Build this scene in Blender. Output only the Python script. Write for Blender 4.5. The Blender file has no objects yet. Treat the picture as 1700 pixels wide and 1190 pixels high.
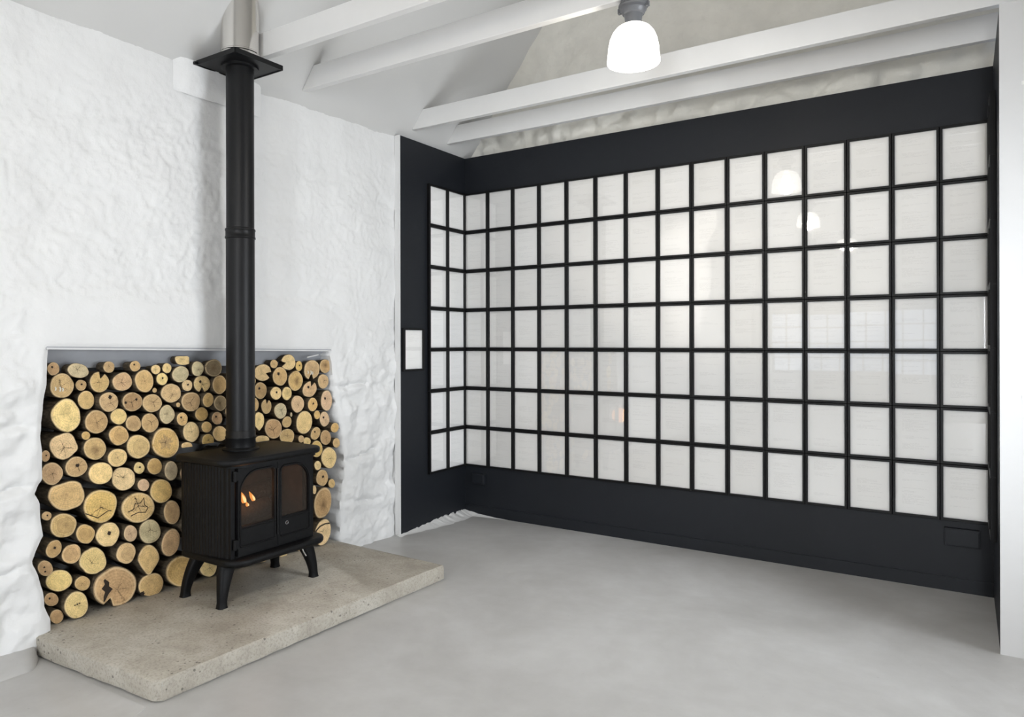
import bpy, bmesh, math, random
from mathutils import Matrix, Vector, noise
random.seed(11)
C = bpy.context.scene.collection
SC = bpy.context.scene
PI = math.pi

# ------------------------------------------------------------------ camera
F_PX, YAW, ROLL = 1190.74, -0.5869, -0.0021
cd = bpy.data.cameras.new('camera')
cd.sensor_width = 36.0
cd.lens = F_PX / 1700.0 * 36.0
cd.shift_x = (850 - 809.43) / 1700.0
cd.shift_y = -(595 - 567.93) / 1700.0
cd.clip_start = 0.05
cam = bpy.data.objects.new('camera', cd)
C.objects.link(cam)
_rt = Vector((math.cos(YAW), -math.sin(YAW), 0)); _fw = Vector((math.sin(YAW), math.cos(YAW), 0)); _up = Vector((0, 0, 1))
_x = _rt * math.cos(ROLL) + _up * math.sin(ROLL)
_y = -_rt * math.sin(ROLL) + _up * math.cos(ROLL)
_z = -_fw
cam.matrix_world = Matrix(((_x.x, _y.x, _z.x, 3.4516), (_x.y, _y.y, _z.y, -4.8541), (_x.z, _y.z, _z.z, 1.418), (0, 0, 0, 1)))
SC.camera = cam

# ------------------------------------------------------------------ world, exposure
w = bpy.data.worlds.new('world'); SC.world = w; w.use_nodes = True
bg = w.node_tree.nodes['Background']
bg.inputs[0].default_value = (0.70, 0.80, 1.0, 1); bg.inputs[1].default_value = 1.0
SC.view_settings.view_transform = 'Standard'
SC.view_settings.look = 'None'
SC.view_settings.gamma = 1
SC.view_settings.exposure = 0.17
SC.cycles.max_bounces = 10
SC.cycles.diffuse_bounces = 6
SC.cycles.glossy_bounces = 4
SC.cycles.transparent_max_bounces = 12
SC.cycles.sample_clamp_indirect = 6
SC.cycles.use_denoising = True
try: SC.cycles.denoiser = 'OPENIMAGEDENOISE'
except Exception: pass

# ------------------------------------------------------------------ daylight through the windows
def area(name, loc, rot, sx, sy, power, col):
    l = bpy.data.lights.new(name, 'AREA'); l.shape = 'RECTANGLE'; l.size = sx; l.size_y = sy
    l.energy = power; l.color = col
    o = bpy.data.objects.new(name, l); C.objects.link(o); o.location = loc; o.rotation_euler = rot
    return o
DAY = (0.91, 0.955, 1.0)
# (each stands in its window or added door opening: right wall x=4.7, rear wall y=-10.2)
area('daylight', (4.78, -1.65, 1.40), (0, PI/2, 0), 1.65, 1.3, 98, DAY)
area('daylight', (4.78, -6.10, 1.25), (0, PI/2, 0), 2.0, 2.3, 5, DAY)
area('daylight', (1.72, -10.18, 1.40), (PI/2, 0, 0), 2.8, 1.2, 6, DAY)
area('daylight', (4.14, -10.18, 1.17), (PI/2, 0, 0), .80, 2.2, 215, DAY)  # behind the added glazed door, put in to brighten the niche back wall

# ------------------------------------------------------------------ helpers
def new_obj(name, me, parent=None):
    o = bpy.data.objects.new(name, me); C.objects.link(o)
    if parent: o.parent = parent
    return o
def tag(o, label=None, cat=None, group=None, kind=None):
    if label: o['label'] = label
    if cat: o['category'] = cat
    if group: o['group'] = group
    if kind: o['kind'] = kind
    return o
def empty(name, loc, label, cat, group=None, rz=0):
    o = bpy.data.objects.new(name, None); C.objects.link(o); o.location = loc; o.rotation_euler = (0, 0, rz)
    o.empty_display_size = .1
    return tag(o, label, cat, group)
class MB:
    def __init__(s): s.v = []; s.f = []; s.m = []; s.uv = None
    def add(s, vs, fs, m=0):
        b = len(s.v); s.v += [tuple(p) for p in vs]
        for f in fs: s.f.append(tuple(i + b for i in f)); s.m.append(m)
    def box(s, a, b, m=0):
        x0, y0, z0 = a; x1, y1, z1 = b
        s.add([(x0,y0,z0),(x1,y0,z0),(x1,y1,z0),(x0,y1,z0),(x0,y0,z1),(x1,y0,z1),(x1,y1,z1),(x0,y1,z1)],
              [(3,2,1,0),(4,5,6,7),(0,1,5,4),(1,2,6,5),(2,3,7,6),(3,0,4,7)], m)
    def rings(s, rs, cap0=True, cap1=True, m=0):
        n = len(rs[0]); b = len(s.v)
        for r in rs: s.v += [tuple(p) for p in r]
        for k in range(len(rs) - 1):
            for i in range(n):
                j = (i + 1) % n
                s.f.append((b+k*n+i, b+k*n+j, b+(k+1)*n+j, b+(k+1)*n+i)); s.m.append(m)
        if cap0: s.f.append(tuple(b + i for i in reversed(range(n)))); s.m.append(m)
        if cap1: s.f.append(tuple(b + (len(rs)-1)*n + i for i in range(n))); s.m.append(m)
    def lathe(s, prof, c=(0,0,0), n=40, cap0=True, cap1=True, m=0):
        s.rings([[(c[0]+r*math.cos(2*PI*i/n), c[1]+r*math.sin(2*PI*i/n), c[2]+z) for i in range(n)] for r, z in prof], cap0, cap1, m)
    def prism(s, poly, z0, z1, m=0):
        s.rings([[(x, y, z0) for x, y in poly], [(x, y, z1) for x, y in poly]], m=m)
    def tube(s, pts, r, n=8, m=0):
        rs = []
        for i, p in enumerate(pts):
            p = Vector(p); t = (Vector(pts[min(i+1, len(pts)-1)]) - Vector(pts[max(i-1, 0)])).normalized()
            u = t.orthogonal().normalized() if i == 0 else (u - t * u.dot(t)).normalized()
            q = t.cross(u)
            rs.append([p + u*r*math.cos(2*PI*k/n) + q*r*math.sin(2*PI*k/n) for k in range(n)])
        s.rings(rs, m=m)
    def build(s, name, mats, parent=None, smooth=None, bevel=0, recalc=True):
        me = bpy.data.meshes.new(name); me.from_pydata(s.v, [], s.f)
        if not isinstance(mats, (list, tuple)): mats = [mats]
        for m in mats: me.materials.append(m)
        if len(mats) > 1: me.polygons.foreach_set('material_index', s.m)
        if recalc:
            bm = bmesh.new(); bm.from_mesh(me); bmesh.ops.recalc_face_normals(bm, faces=bm.faces); bm.to_mesh(me); bm.free()
        if smooth is not None:
            me.polygons.foreach_set('use_smooth', [True] * len(me.polygons))
            me.set_sharp_from_angle(angle=math.radians(smooth))
        me.update()
        o = new_obj(name, me, parent)
        if bevel:
            md = o.modifiers.new('bevel', 'BEVEL'); md.width = bevel; md.segments = 2; md.limit_method = 'ANGLE'; md.angle_limit = math.radians(40)
        return o

# ------------------------------------------------------------------ materials
class NT:
    def __init__(s, name):
        s.mat = bpy.data.materials.new(name); s.mat.use_nodes = True
        s.t = s.mat.node_tree; s.t.nodes.clear()
        s.out = s.t.nodes.new('ShaderNodeOutputMaterial')
    def n(s, typ, ins=None, **kw):
        nd = s.t.nodes.new(typ)
        for k, v in kw.items(): setattr(nd, k, v)
        for k, v in (ins or {}).items():
            if hasattr(v, 'is_output') or isinstance(v, bpy.types.NodeSocket): s.t.links.new(v, nd.inputs[k])
            else: nd.inputs[k].default_value = v
        return nd
    def math(s, op, a, b=None, c=None, clamp=False):
        ins = {0: a}
        if b is not None: ins[1] = b
        if c is not None: ins[2] = c
        nd = s.n('ShaderNodeMath', ins, operation=op); nd.use_clamp = clamp
        return nd.outputs[0]
    def mix(s, f, a, b):
        nd = s.n('ShaderNodeMix', None, data_type='RGBA')
        for k, v in ((0, f), (6, a), (7, b)):
            if isinstance(v, bpy.types.NodeSocket): s.t.links.new(v, nd.inputs[k])
            else: nd.inputs[k].default_value = v
        return nd.outputs[2]
    def ramp(s, f, stops):
        nd = s.n('ShaderNodeValToRGB', {0: f}); e = nd.color_ramp.elements
        while len(e) < len(stops): e.new(0.5)
        for i, (p, c) in enumerate(stops):
            e[i].position = p; e[i].color = c if len(c) == 4 else (*c, 1)
        return nd.outputs[0]
    def noise(s, vec, scale, detail=3, rough=.55, dist=0):
        return s.n('ShaderNodeTexNoise', {'Vector': vec, 'Scale': scale, 'Detail': detail, 'Roughness': rough, 'Distortion': dist}).outputs[0]
    def done(s, shader): s.t.links.new(shader, s.out.inputs[0]); return s.mat
def V4(c): return (c[0], c[1], c[2], 1)
def simple(name, col, rough=.5, metal=0, spec=.5, noise_amt=0, noise_scale=8, bump=0, bump_scale=60, coat=0):
    t = NT(name); geo = t.n('ShaderNodeNewGeometry'); base = V4(col)
    if noise_amt:
        f = t.noise(geo.outputs['Position'], noise_scale, 5)
        base = t.mix(t.math('MULTIPLY', t.math('SUBTRACT', f, .35), 2.2, clamp=True), V4([x*(1-noise_amt) for x in col]), V4([min(1, x*(1+noise_amt)) for x in col]))
    p = t.n('ShaderNodeBsdfPrincipled', {'Base Color': base, 'Roughness': rough, 'Metallic': metal, 'Specular IOR Level': spec, 'Coat Weight': coat})
    if bump:
        b = t.n('ShaderNodeBump', {'Strength': bump, 'Distance': .01, 'Height': t.noise(geo.outputs['Position'], bump_scale, 5)})
        t.t.links.new(b.outputs[0], p.inputs['Normal'])
    return t.done(p.outputs[0])

M = {}
M['white_stone'] = simple('white_painted_stone', (.73, .73, .725), .55, noise_amt=.03, noise_scale=5, bump=.28, bump_scale=30)
M['white_smooth'] = simple('white_painted_board', (.60, .60, .60), .5, noise_amt=.01)
M['white_ceiling'] = simple('white_ceiling_paint', (.57, .567, .556), .6, noise_amt=.02, noise_scale=2)
M['gable'] = simple('old_lime_plaster', (.79, .77, .71), .85, noise_amt=.07, noise_scale=5, bump=.6, bump_scale=22)
M['beam'] = simple('white_beam_paint', (.74, .735, .725), .45, noise_amt=.015)
M['dark_board'] = simple('charcoal_wall_paint', (.0105, .0124, .0162), .5, spec=.28, noise_amt=.06, noise_scale=3)
M['frame'] = simple('black_frame_lacquer', (.0032, .0032, .0036), .45, spec=.25)
M['iron'] = simple('matt_black_cast_iron', (.0030, .0031, .0036), .5, spec=.2, noise_amt=.2, noise_scale=30, bump=.12, bump_scale=250)
M['pipe'] = simple('matt_black_stove_pipe', (.0045, .0047, .0055), .42, spec=.25, noise_amt=.15, noise_scale=12)
M['firebrick'] = simple('sooty_firebrick', (.09, .06, .045), .9, noise_amt=.4, noise_scale=20)
M['steel'] = simple('polished_stainless_steel', (.74, .72, .69), .16, metal=1)
M['bright_metal'] = simple('bright_metal', (.7, .7, .7), .25, metal=1)
M['lintel'] = simple('grey_painted_steel', (.36, .37, .39), .5, noise_amt=.08)
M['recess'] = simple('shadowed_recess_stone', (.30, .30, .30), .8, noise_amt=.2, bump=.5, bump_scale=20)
M['lamp_grey'] = simple('grey_enamel', (.10, .103, .11), .4, noise_amt=.05)
M['charred'] = simple('charred_wood', (.03, .024, .02), .9, noise_amt=.5, noise_scale=30, bump=.6, bump_scale=60)

def mat_floor():
    t = NT('polished_grey_screed'); g = t.n('ShaderNodeNewGeometry').outputs['Position']
    a = t.noise(g, 1.3, 6, .6, .6); b = t.noise(g, 9, 5)
    col = t.ramp(t.math('ADD', t.math('MULTIPLY', a, .75), t.math('MULTIPLY', b, .25)), [(.32, (.39, .384, .372)), (.5, (.455, .45, .44)), (.66, (.52, .517, .51))])
    sp = t.noise(g, 60, 2)
    col = t.mix(t.math('MULTIPLY', t.math('GREATER_THAN', sp, .745), .35), col, (.2, .19, .18, 1))
    p = t.n('ShaderNodeBsdfPrincipled', {'Base Color': col, 'Roughness': t.math('MULTIPLY_ADD', a, .25, .28), 'Specular IOR Level': .4})
    b = t.n('ShaderNodeBump', {'Strength': .05, 'Distance': .02, 'Height': b}); t.t.links.new(b.outputs[0], p.inputs['Normal'])
    return t.done(p.outputs[0])
M['floor'] = mat_floor()
def mat_concrete():
    t = NT('cast_concrete'); g = t.n('ShaderNodeNewGeometry').outputs['Position']
    a = t.noise(g, 5, 8, .65, .3); b = t.noise(g, 90, 4, .7)
    col = t.ramp(a, [(.3, (.32, .292, .245)), (.5, (.41, .38, .325)), (.7, (.49, .465, .41))])
    col = t.mix(t.math('MULTIPLY', t.math('SUBTRACT', b, .48), 2.6, clamp=True), col, (.17, .155, .13, 1))
    vo = t.n('ShaderNodeTexVoronoi', {'Vector': g, 'Scale': 30.0}).outputs[0]
    pit = t.math('MULTIPLY', t.math('LESS_THAN', vo, .17), t.math('GREATER_THAN', t.noise(g, 6, 3), .54))
    col = t.mix(t.math('MULTIPLY', pit, .65), col, (.06, .055, .05, 1))
    p = t.n('ShaderNodeBsdfPrincipled', {'Base Color': col, 'Roughness': .72, 'Specular IOR Level': .3})
    h = t.math('SUBTRACT', t.math('MULTIPLY', b, .4), pit)
    bp = t.n('ShaderNodeBump', {'Strength': .35, 'Distance': .004, 'Height': h}); t.t.links.new(bp.outputs[0], p.inputs['Normal'])
    return t.done(p.outputs[0])
M['concrete'] = mat_concrete()
def mat_bark():
    t = NT('tree_bark'); tc = t.n('ShaderNodeTexCoord').outputs['Object']
    mp = t.n('ShaderNodeMapping', {'Vector': tc, 'Scale': (.25, 1, 1)}).outputs[0]
    a = t.noise(mp, 60, 6, .65)
    rnd = t.n('ShaderNodeObjectInfo').outputs['Random']
    col = t.ramp(a, [(.3, (.028, .022, .016)), (.55, (.10, .078, .052)), (.75, (.19, .155, .11))])
    p = t.n('ShaderNodeBsdfPrincipled', {'Base Color': col, 'Roughness': .9, 'Specular IOR Level': .2})
    b = t.n('ShaderNodeBump', {'Strength': .8, 'Distance': .006, 'Height': a}); t.t.links.new(b.outputs[0], p.inputs['Normal'])
    return t.done(p.outputs[0])
M['bark'] = mat_bark()
def mat_cut():
    # end grain: uv runs over the unit disc of the cut face; object colour = tone, its alpha carries heart / ring / crack strengths
    t = NT('sawn_end_grain'); uv = t.n('ShaderNodeUVMap').outputs[0]
    oi = t.n('ShaderNodeObjectInfo'); tone = oi.outputs['Color']; rnd = oi.outputs['Random']
    def attr(nm): return t.n('ShaderNodeAttribute', None, attribute_type='OBJECT', attribute_name=nm).outputs['Fac']
    heart, ring, crack, star = attr('heart'), attr('ring'), attr('crack'), attr('star')
    sep = t.n('ShaderNodeSeparateXYZ', {0: uv}); u, v = sep.outputs[0], sep.outputs[1]
    off = t.n('ShaderNodeCombineXYZ', {0: t.math('MULTIPLY', rnd, 37.), 1: t.math('MULTIPLY', rnd, 91.), 2: 0.0}).outputs[0]
    pv = t.n('ShaderNodeVectorMath', {0: uv, 1: off}, operation='ADD').outputs[0]
    n1 = t.noise(pv, 1.6, 4); n2 = t.noise(pv, 7, 5, .65); n3 = t.noise(pv, 26, 4, .7)
    pu = t.math('SUBTRACT', u, t.math('MULTIPLY', t.math('SUBTRACT', rnd, .5), .3))
    pw = t.math('SUBTRACT', v, t.math('MULTIPLY', t.math('SUBTRACT', t.math('FRACT', t.math('MULTIPLY', rnd, 7.3)), .5), .3))
    r = t.math('SQRT', t.math('ADD', t.math('MULTIPLY', pu, pu), t.math('MULTIPLY', pw, pw)))
    R = t.math('SQRT', t.math('ADD', t.math('MULTIPLY', u, u), t.math('MULTIPLY', v, v)))
    rr = t.math('ADD', r, t.math('MULTIPLY', t.math('SUBTRACT', n1, .5), .35))
    th = t.math('ARCTAN2', pw, pu)
    rings = t.math('SINE', t.math('MULTIPLY', rr, 46.))
    rays = t.math('SINE', t.math('ADD', t.math('MULTIPLY', th, 34.), t.math('MULTIPLY', n2, 9.)))
    def mul(c, f):
        nd = t.n('ShaderNodeVectorMath', {0: c}, operation='SCALE')
        t.t.links.new(f, nd.inputs['Scale']); return nd.outputs[0]
    f = t.math('ADD', 1.0, t.math('MULTIPLY', rings, .075))
    f = t.math('ADD', f, t.math('MULTIPLY', rays, .055))
    f = t.math('ADD', f, t.math('MULTIPLY', t.math('SUBTRACT', n2, .5), .9))
    f = t.math('ADD', f, t.math('MULTIPLY', t.math('SUBTRACT', n3, .5), .6))
    f = t.math('ADD', f, t.math('MULTIPLY', t.math('SUBTRACT', n1, .5), .8))
    col = mul(tone, f)
    # darker heartwood, paler sapwood rim
    hm = t.math('SUBTRACT', 1.0, t.math('SMOOTH_MIN', 1.0, t.math('MULTIPLY', rr, 1.75), .25), clamp=True)
    col = t.mix(t.math('MULTIPLY', hm, heart, clamp=True), col, (.13, .07, .03, 1))
    rg = t.math('LESS_THAN', t.math('ABSOLUTE', t.math('SUBTRACT', rr, .62)), .035)
    col = t.mix(t.math('MULTIPLY', rg, t.math('MULTIPLY', ring, .30)), col, (.18, .10, .045, 1))
    inr = t.math('LESS_THAN', rr, .60)
    col = t.mix(t.math('MULTIPLY', inr, t.math('MULTIPLY', ring, .20)), col, (.26, .16, .075, 1))
    # star-shaped grey heart
    sr = t.math('ADD', .40, t.math('MULTIPLY', t.math('COSINE', t.math('ADD', t.math('MULTIPLY', th, 5.), t.math('MULTIPLY', n1, 9.))), .10))
    sr = t.math('ADD', sr, t.math('MULTIPLY', t.math('COSINE', t.math('ADD', t.math('MULTIPLY', th, 11.), t.math('MULTIPLY', rnd, 16.))), .07))
    sm = t.math('LESS_THAN', t.math('ADD', r, t.math('MULTIPLY', t.math('SUBTRACT', n2, .5), .22)), sr)
    col = t.mix(t.math('MULTIPLY', sm, t.math('MULTIPLY', star, .38)), col, (.17, .13, .10, 1))
    # radial drying cracks
    ck = None
    for k, (amt, wd) in enumerate(((3., .016), (5., .010))):
        an = t.math('ADD', t.math('ADD', th, t.math('MULTIPLY', t.math('SUBTRACT', n2, .5), .75)), t.math('MULTIPLY', rnd, 20. + 13 * k))
        d = t.math('MULTIPLY', t.math('ABSOLUTE', t.math('SINE', t.math('MULTIPLY', an, amt * .5))), t.math('MULTIPLY', r, 2. / amt))
        lim = t.math('ADD', .35, t.math('MULTIPLY', t.math('SINE', t.math('ADD', t.math('FLOOR', t.math('MULTIPLY', an, amt / (2 * PI) )), t.math('MULTIPLY', rnd, 40.))), .38))
        c = t.math('MULTIPLY', t.math('LESS_THAN', d, wd), t.math('LESS_THAN', r, lim))
        ck = c if ck is None else t.math('MAXIMUM', ck, c)
    col = t.mix(t.math('MULTIPLY', ck, crack, clamp=True), col, (.035, .022, .012, 1))
    sapr = t.math('MULTIPLY', t.math('GREATER_THAN', R, .865), t.math('GREATER_THAN', n1, .38))
    col = t.mix(t.math('MULTIPLY', sapr, .38), col, (.80, .63, .38, 1))
    # thin inner bark line at the rim
    rim = t.math('GREATER_THAN', t.math('ADD', R, t.math('MULTIPLY', t.math('SUBTRACT', n2, .5), .06)), .955)
    col = t.mix(t.math('MULTIPLY', rim, .7), col, (.075, .05, .03, 1))
    p = t.n('ShaderNodeBsdfPrincipled', {'Base Color': col, 'Roughness': .75, 'Specular IOR Level': .25})
    h = t.math('SUBTRACT', t.math('ADD', t.math('MULTIPLY', n3, .5), n2), t.math('MULTIPLY', t.math('MULTIPLY', ck, crack), 2.))
    b = t.n('ShaderNodeBump', {'Strength': .35, 'Distance': .004, 'Height': h}); t.t.links.new(b.outputs[0], p.inputs['Normal'])
    return t.done(p.outputs[0])
M['cut'] = mat_cut()
M['knot'] = simple('dark_knot_wood', (.022, .013, .008), .9)
M['sap'] = simple('pale_sap', (.75, .72, .62), .3)

def mat_page():
    # off-white sheet with faint typed lines
    t = NT('typed_page'); uv = t.n('ShaderNodeUVMap').outputs[0]
    rnd = t.n('ShaderNodeObjectInfo').outputs['Random']
    sep = t.n('ShaderNodeSeparateXYZ', {0: uv}); u, v = sep.outputs[0], sep.outputs[1]
    rows = t.math('MULTIPLY', v, 46.); row = t.math('FLOOR', rows); fr = t.math('FRACT', rows)
    ln = t.math('LESS_THAN', t.math('ABSOLUTE', t.math('SUBTRACT', fr, .5)), .23)
    seed = t.math('MULTIPLY', rnd, 57.)
    # blocks of text: noise along the page decides which rows are printed
    blk = t.noise(t.n('ShaderNodeCombineXYZ', {0: t.math('MULTIPLY', row, .21), 1: seed, 2: 0.0}).outputs[0], 1.0, 1)
    on_ = t.math('GREATER_THAN', blk, .52)
    head = t.math('MULTIPLY', t.math('GREATER_THAN', v, .88), t.math('LESS_THAN', v, .925))
    on_ = t.math('MAXIMUM', on_, head)
    wd = t.noise(t.n('ShaderNodeCombineXYZ', {0: t.math('MULTIPLY', u, 26.), 1: t.math('ADD', t.math('MULTIPLY', row, 3.7), seed), 2: 0.0}).outputs[0], 1.0, 2)
    word = t.math('GREATER_THAN', wd, .44)
    end = t.math('ADD', .62, t.math('MULTIPLY', t.math('SINE', t.math('MULTIPLY', t.math('ADD', row, seed), 2.39)), .22))
    uin = t.math('MULTIPLY', t.math('GREATER_THAN', u, .15), t.math('LESS_THAN', u, end))
    vin = t.math('MULTIPLY', t.math('GREATER_THAN', v, .10), t.math('LESS_THAN', v, .93))
    ink = t.math('MULTIPLY', t.math('MULTIPLY', ln, on_), t.math('MULTIPLY', t.math('MULTIPLY', word, uin), vin))
    base = t.mix(rnd, (.885, .873, .85, 1), (.925, .917, .90, 1))
    col = t.mix(t.math('MULTIPLY', ink, .13), base, (.22, .21, .20, 1))
    p = t.n('ShaderNodeBsdfPrincipled', {'Base Color': col, 'Roughness': .7, 'Specular IOR Level': .2})
    return t.done(p.outputs[0])
M['page'] = mat_page()
M['mount'] = simple('white_mount_board', (.85, .845, .83), .7)
def mat_glass(name, tint=(1, 1, 1), gl=1.0, rough=.0, dust=0.0):
    t = NT(name)
    tr = t.n('ShaderNodeBsdfTransparent', {'Color': V4(tint)}); g = t.n('ShaderNodeBsdfGlossy', {'Color': (1, 1, 1, 1), 'Roughness': rough})
    fr = t.n('ShaderNodeFresnel', {'IOR': 1.5}).outputs[0]
    mx = t.n('ShaderNodeMixShader', {0: t.math('MULTIPLY', fr, gl, clamp=True), 1: tr.outputs[0], 2: g.outputs[0]})
    o = mx.outputs[0]
    if dust:
        d = t.n('ShaderNodeBsdfDiffuse', {'Color': (.085, .068, .055, 1)})
        o = t.n('ShaderNodeMixShader', {0: dust, 1: o, 2: d.outputs[0]}).outputs[0]
    return t.done(o)
M['frame_glass'] = mat_glass('picture_glass', gl=2.0, rough=.02)
M['window_glass'] = mat_glass('window_pane_glass', gl=1.0)
M['stove_glass'] = mat_glass('sooty_stove_glass', tint=(.50, .46, .42), gl=.55, rough=.15, dust=.30)
def emit(name, col, st):
    t = NT(name); return t.done(t.n('ShaderNodeEmission', {'Color': V4(col), 'Strength': st}).outputs[0])
def mat_shade():
    t = NT('lit_prismatic_glass')
    e = t.n('ShaderNodeEmission', {'Color': (1, .965, .91, 1), 'Strength': 4.2})
    tr = t.n('ShaderNodeBsdfTransparent', {'Color': (1, 1, 1, 1)}); g = t.n('ShaderNodeBsdfGlossy', {'Roughness': .1})
    a = t.n('ShaderNodeMixShader', {0: .12, 1: tr.outputs[0], 2: g.outputs[0]})
    return t.done(t.n('ShaderNodeMixShader', {0: .45, 1: a.outputs[0], 2: e.outputs[0]}).outputs[0])
M['shade'] = mat_shade()
M['bulb'] = emit('lit_bulb', (1, .95, .86), 9)
M['flame'] = emit('flame', (1, .38, .08), 2.2)
M['flame_core'] = emit('flame_core', (1, .70, .34), 3.2)
M['ember'] = emit('ember_glow', (1, .25, .05), .35)
# ------------------------------------------------------------------ the setting
ZT = 2.94            # top of walls and of the dark linings
def fbm(x, y, z, o=4): return noise.fractal(Vector((x, y, z)), 1.0, 2.0, o)
def sstep(a, b, x):
    t = max(0., min(1., (x - a) / (b - a))); return t * t * (3 - 2 * t)
OPEN = [(-3.215, -.2), (-3.215, .141), (-3.243, .21), (-3.248, .279), (-3.273, .367), (-3.295, .427), (-3.278, .476), (-3.247, .536),
        (-3.257, .606), (-3.262, .688), (-3.285, .735), (-3.252, .794), (-3.252, .929), (-3.259, .99), (-3.251, 1.065), (-3.244, 1.159),
        (-3.231, 1.226), (-3.228, 1.335), (-3.225, 1.392), (-1.474, 1.362), (-1.45, 1.291), (-1.43, 1.129), (-1.40, .963), (-1.36, .794), (-1.33, .62),
        (-1.35, .463), (-1.375, .305), (-1.375, .138), (-1.39, -.2)]
def inpoly(y, z, P=OPEN):
    c = False; j = len(P) - 1
    for i in range(len(P)):
        (a, b), (d, e) = P[i], P[j]
        if (b > z) != (e > z) and y < (d - a) * (z - b) / (e - b) + a: c = not c
        j = i
    return c
def nearest(y, z, P=OPEN):
    best = (9, 0, 0)
    for i in range(len(P) - 1):
        (a, b), (d, e) = P[i], P[i + 1]
        L2 = (d - a) ** 2 + (e - b) ** 2
        t = max(0, min(1, ((y - a) * (d - a) + (z - b) * (e - b)) / L2))
        py, pz = a + t * (d - a), b + t * (e - b)
        dd = math.hypot(py - y, pz - z)
        if dd < best[0]: best = (dd, py, pz)
    return best
def stone(y, z, s, seed):
    q = Vector((y * s * .8 + .25 * fbm(y * 2, z * 2, seed), z * s * 1.35 + .25 * fbm(y * 2, z * 2, seed + 5), seed))
    d = noise.voronoi(q)[0]
    return sstep(0.0, .30, d[1] - d[0])
def wall_disp(y, z):
    band = sstep(1.36, 1.42, z) * (1 - sstep(1.60, 1.68, z + .03 * fbm(y * 3, 0, 3.))) * sstep(-3.32, -3.22, y) * (1 - sstep(-1.52, -1.42, y))
    low = (1 - sstep(1.25, 1.5, z)) * max(1 - sstep(-3.25, -3.15, y), sstep(-1.6, -1.4, y))
    up = sstep(2.5, 2.8, z)
    d = .018 * fbm(y * 1.3, z * 1.3, 1.) + .004 * fbm(y * 5, z * 5, 2.)
    d += (.010 * (1 - .7 * up)) * (stone(y, z, 2.4, 7.) - .75) * (.30 + .70 * sstep(-.2, .5, fbm(y * .9, z * .9, 9.)))
    hq = fbm(y * 1.7 + .6 * fbm(y * 4, z * 4, 15.), z * 2.3 + .6 * fbm(y * 4, z * 4, 16.), 14.) * 3.2; fq = math.floor(hq)
    d += .0075 * (1 - .55 * up) * (fq + sstep(.80, 1., hq - fq) - hq)
    hq = fbm(y * 4.2, z * 5.2, 24.) * 2.4; fq = math.floor(hq)
    d += .0030 * (1 - .6 * up) * (fq + sstep(.75, 1., hq - fq) - hq)
    rg = noise.ridged_multi_fractal(Vector((y * 3.2, z * 4.2, 4.)), 1.0, 2.1, 4, 1.0, 2.0)
    d += .0035 * (1 - .7 * up) * (rg - 1.)
    d += low * (0.011 * (stone(y + .3, z, 2.4, 12.) - .6) + .020 * fbm(y * 6, z * 6, 8.) + .006 * fbm(y * 18, z * 18, 8.))
    for (ya, yb, zc, sl, dp) in ((-3.9, -3.22, .735, .10, .030), (-3.9, -3.22, .43, -.08, .028), (-3.9, -3.22, 1.02, .14, .016), (-1.5, -1.12, 1.14, -.12, .026), (-1.42, -1.0, .62, .22, .030), (-1.4, -.95, .34, -.3, .018)):
        if ya < y < yb:
            q = (z - zc - sl * (y - ya) * .4 - .035 * fbm(y * 6, zc * 9, 5.)) / .016
            if abs(q) < 4: d -= dp * math.exp(-q * q) * sstep(0, .1, min(y - ya, yb - y) + (.1 if yb < -3 or ya < -1.3 else 0))
    ledge = .012 * sstep(1.66, 1.72, z + .03 * fbm(y * 3, 0, 3.)) * sstep(-3.4, -3.2, y) * (1 - sstep(-1.5, -1.3, y))
    return d * (1 - .93 * band) - ledge * 1.1 + .004 * band
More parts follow.
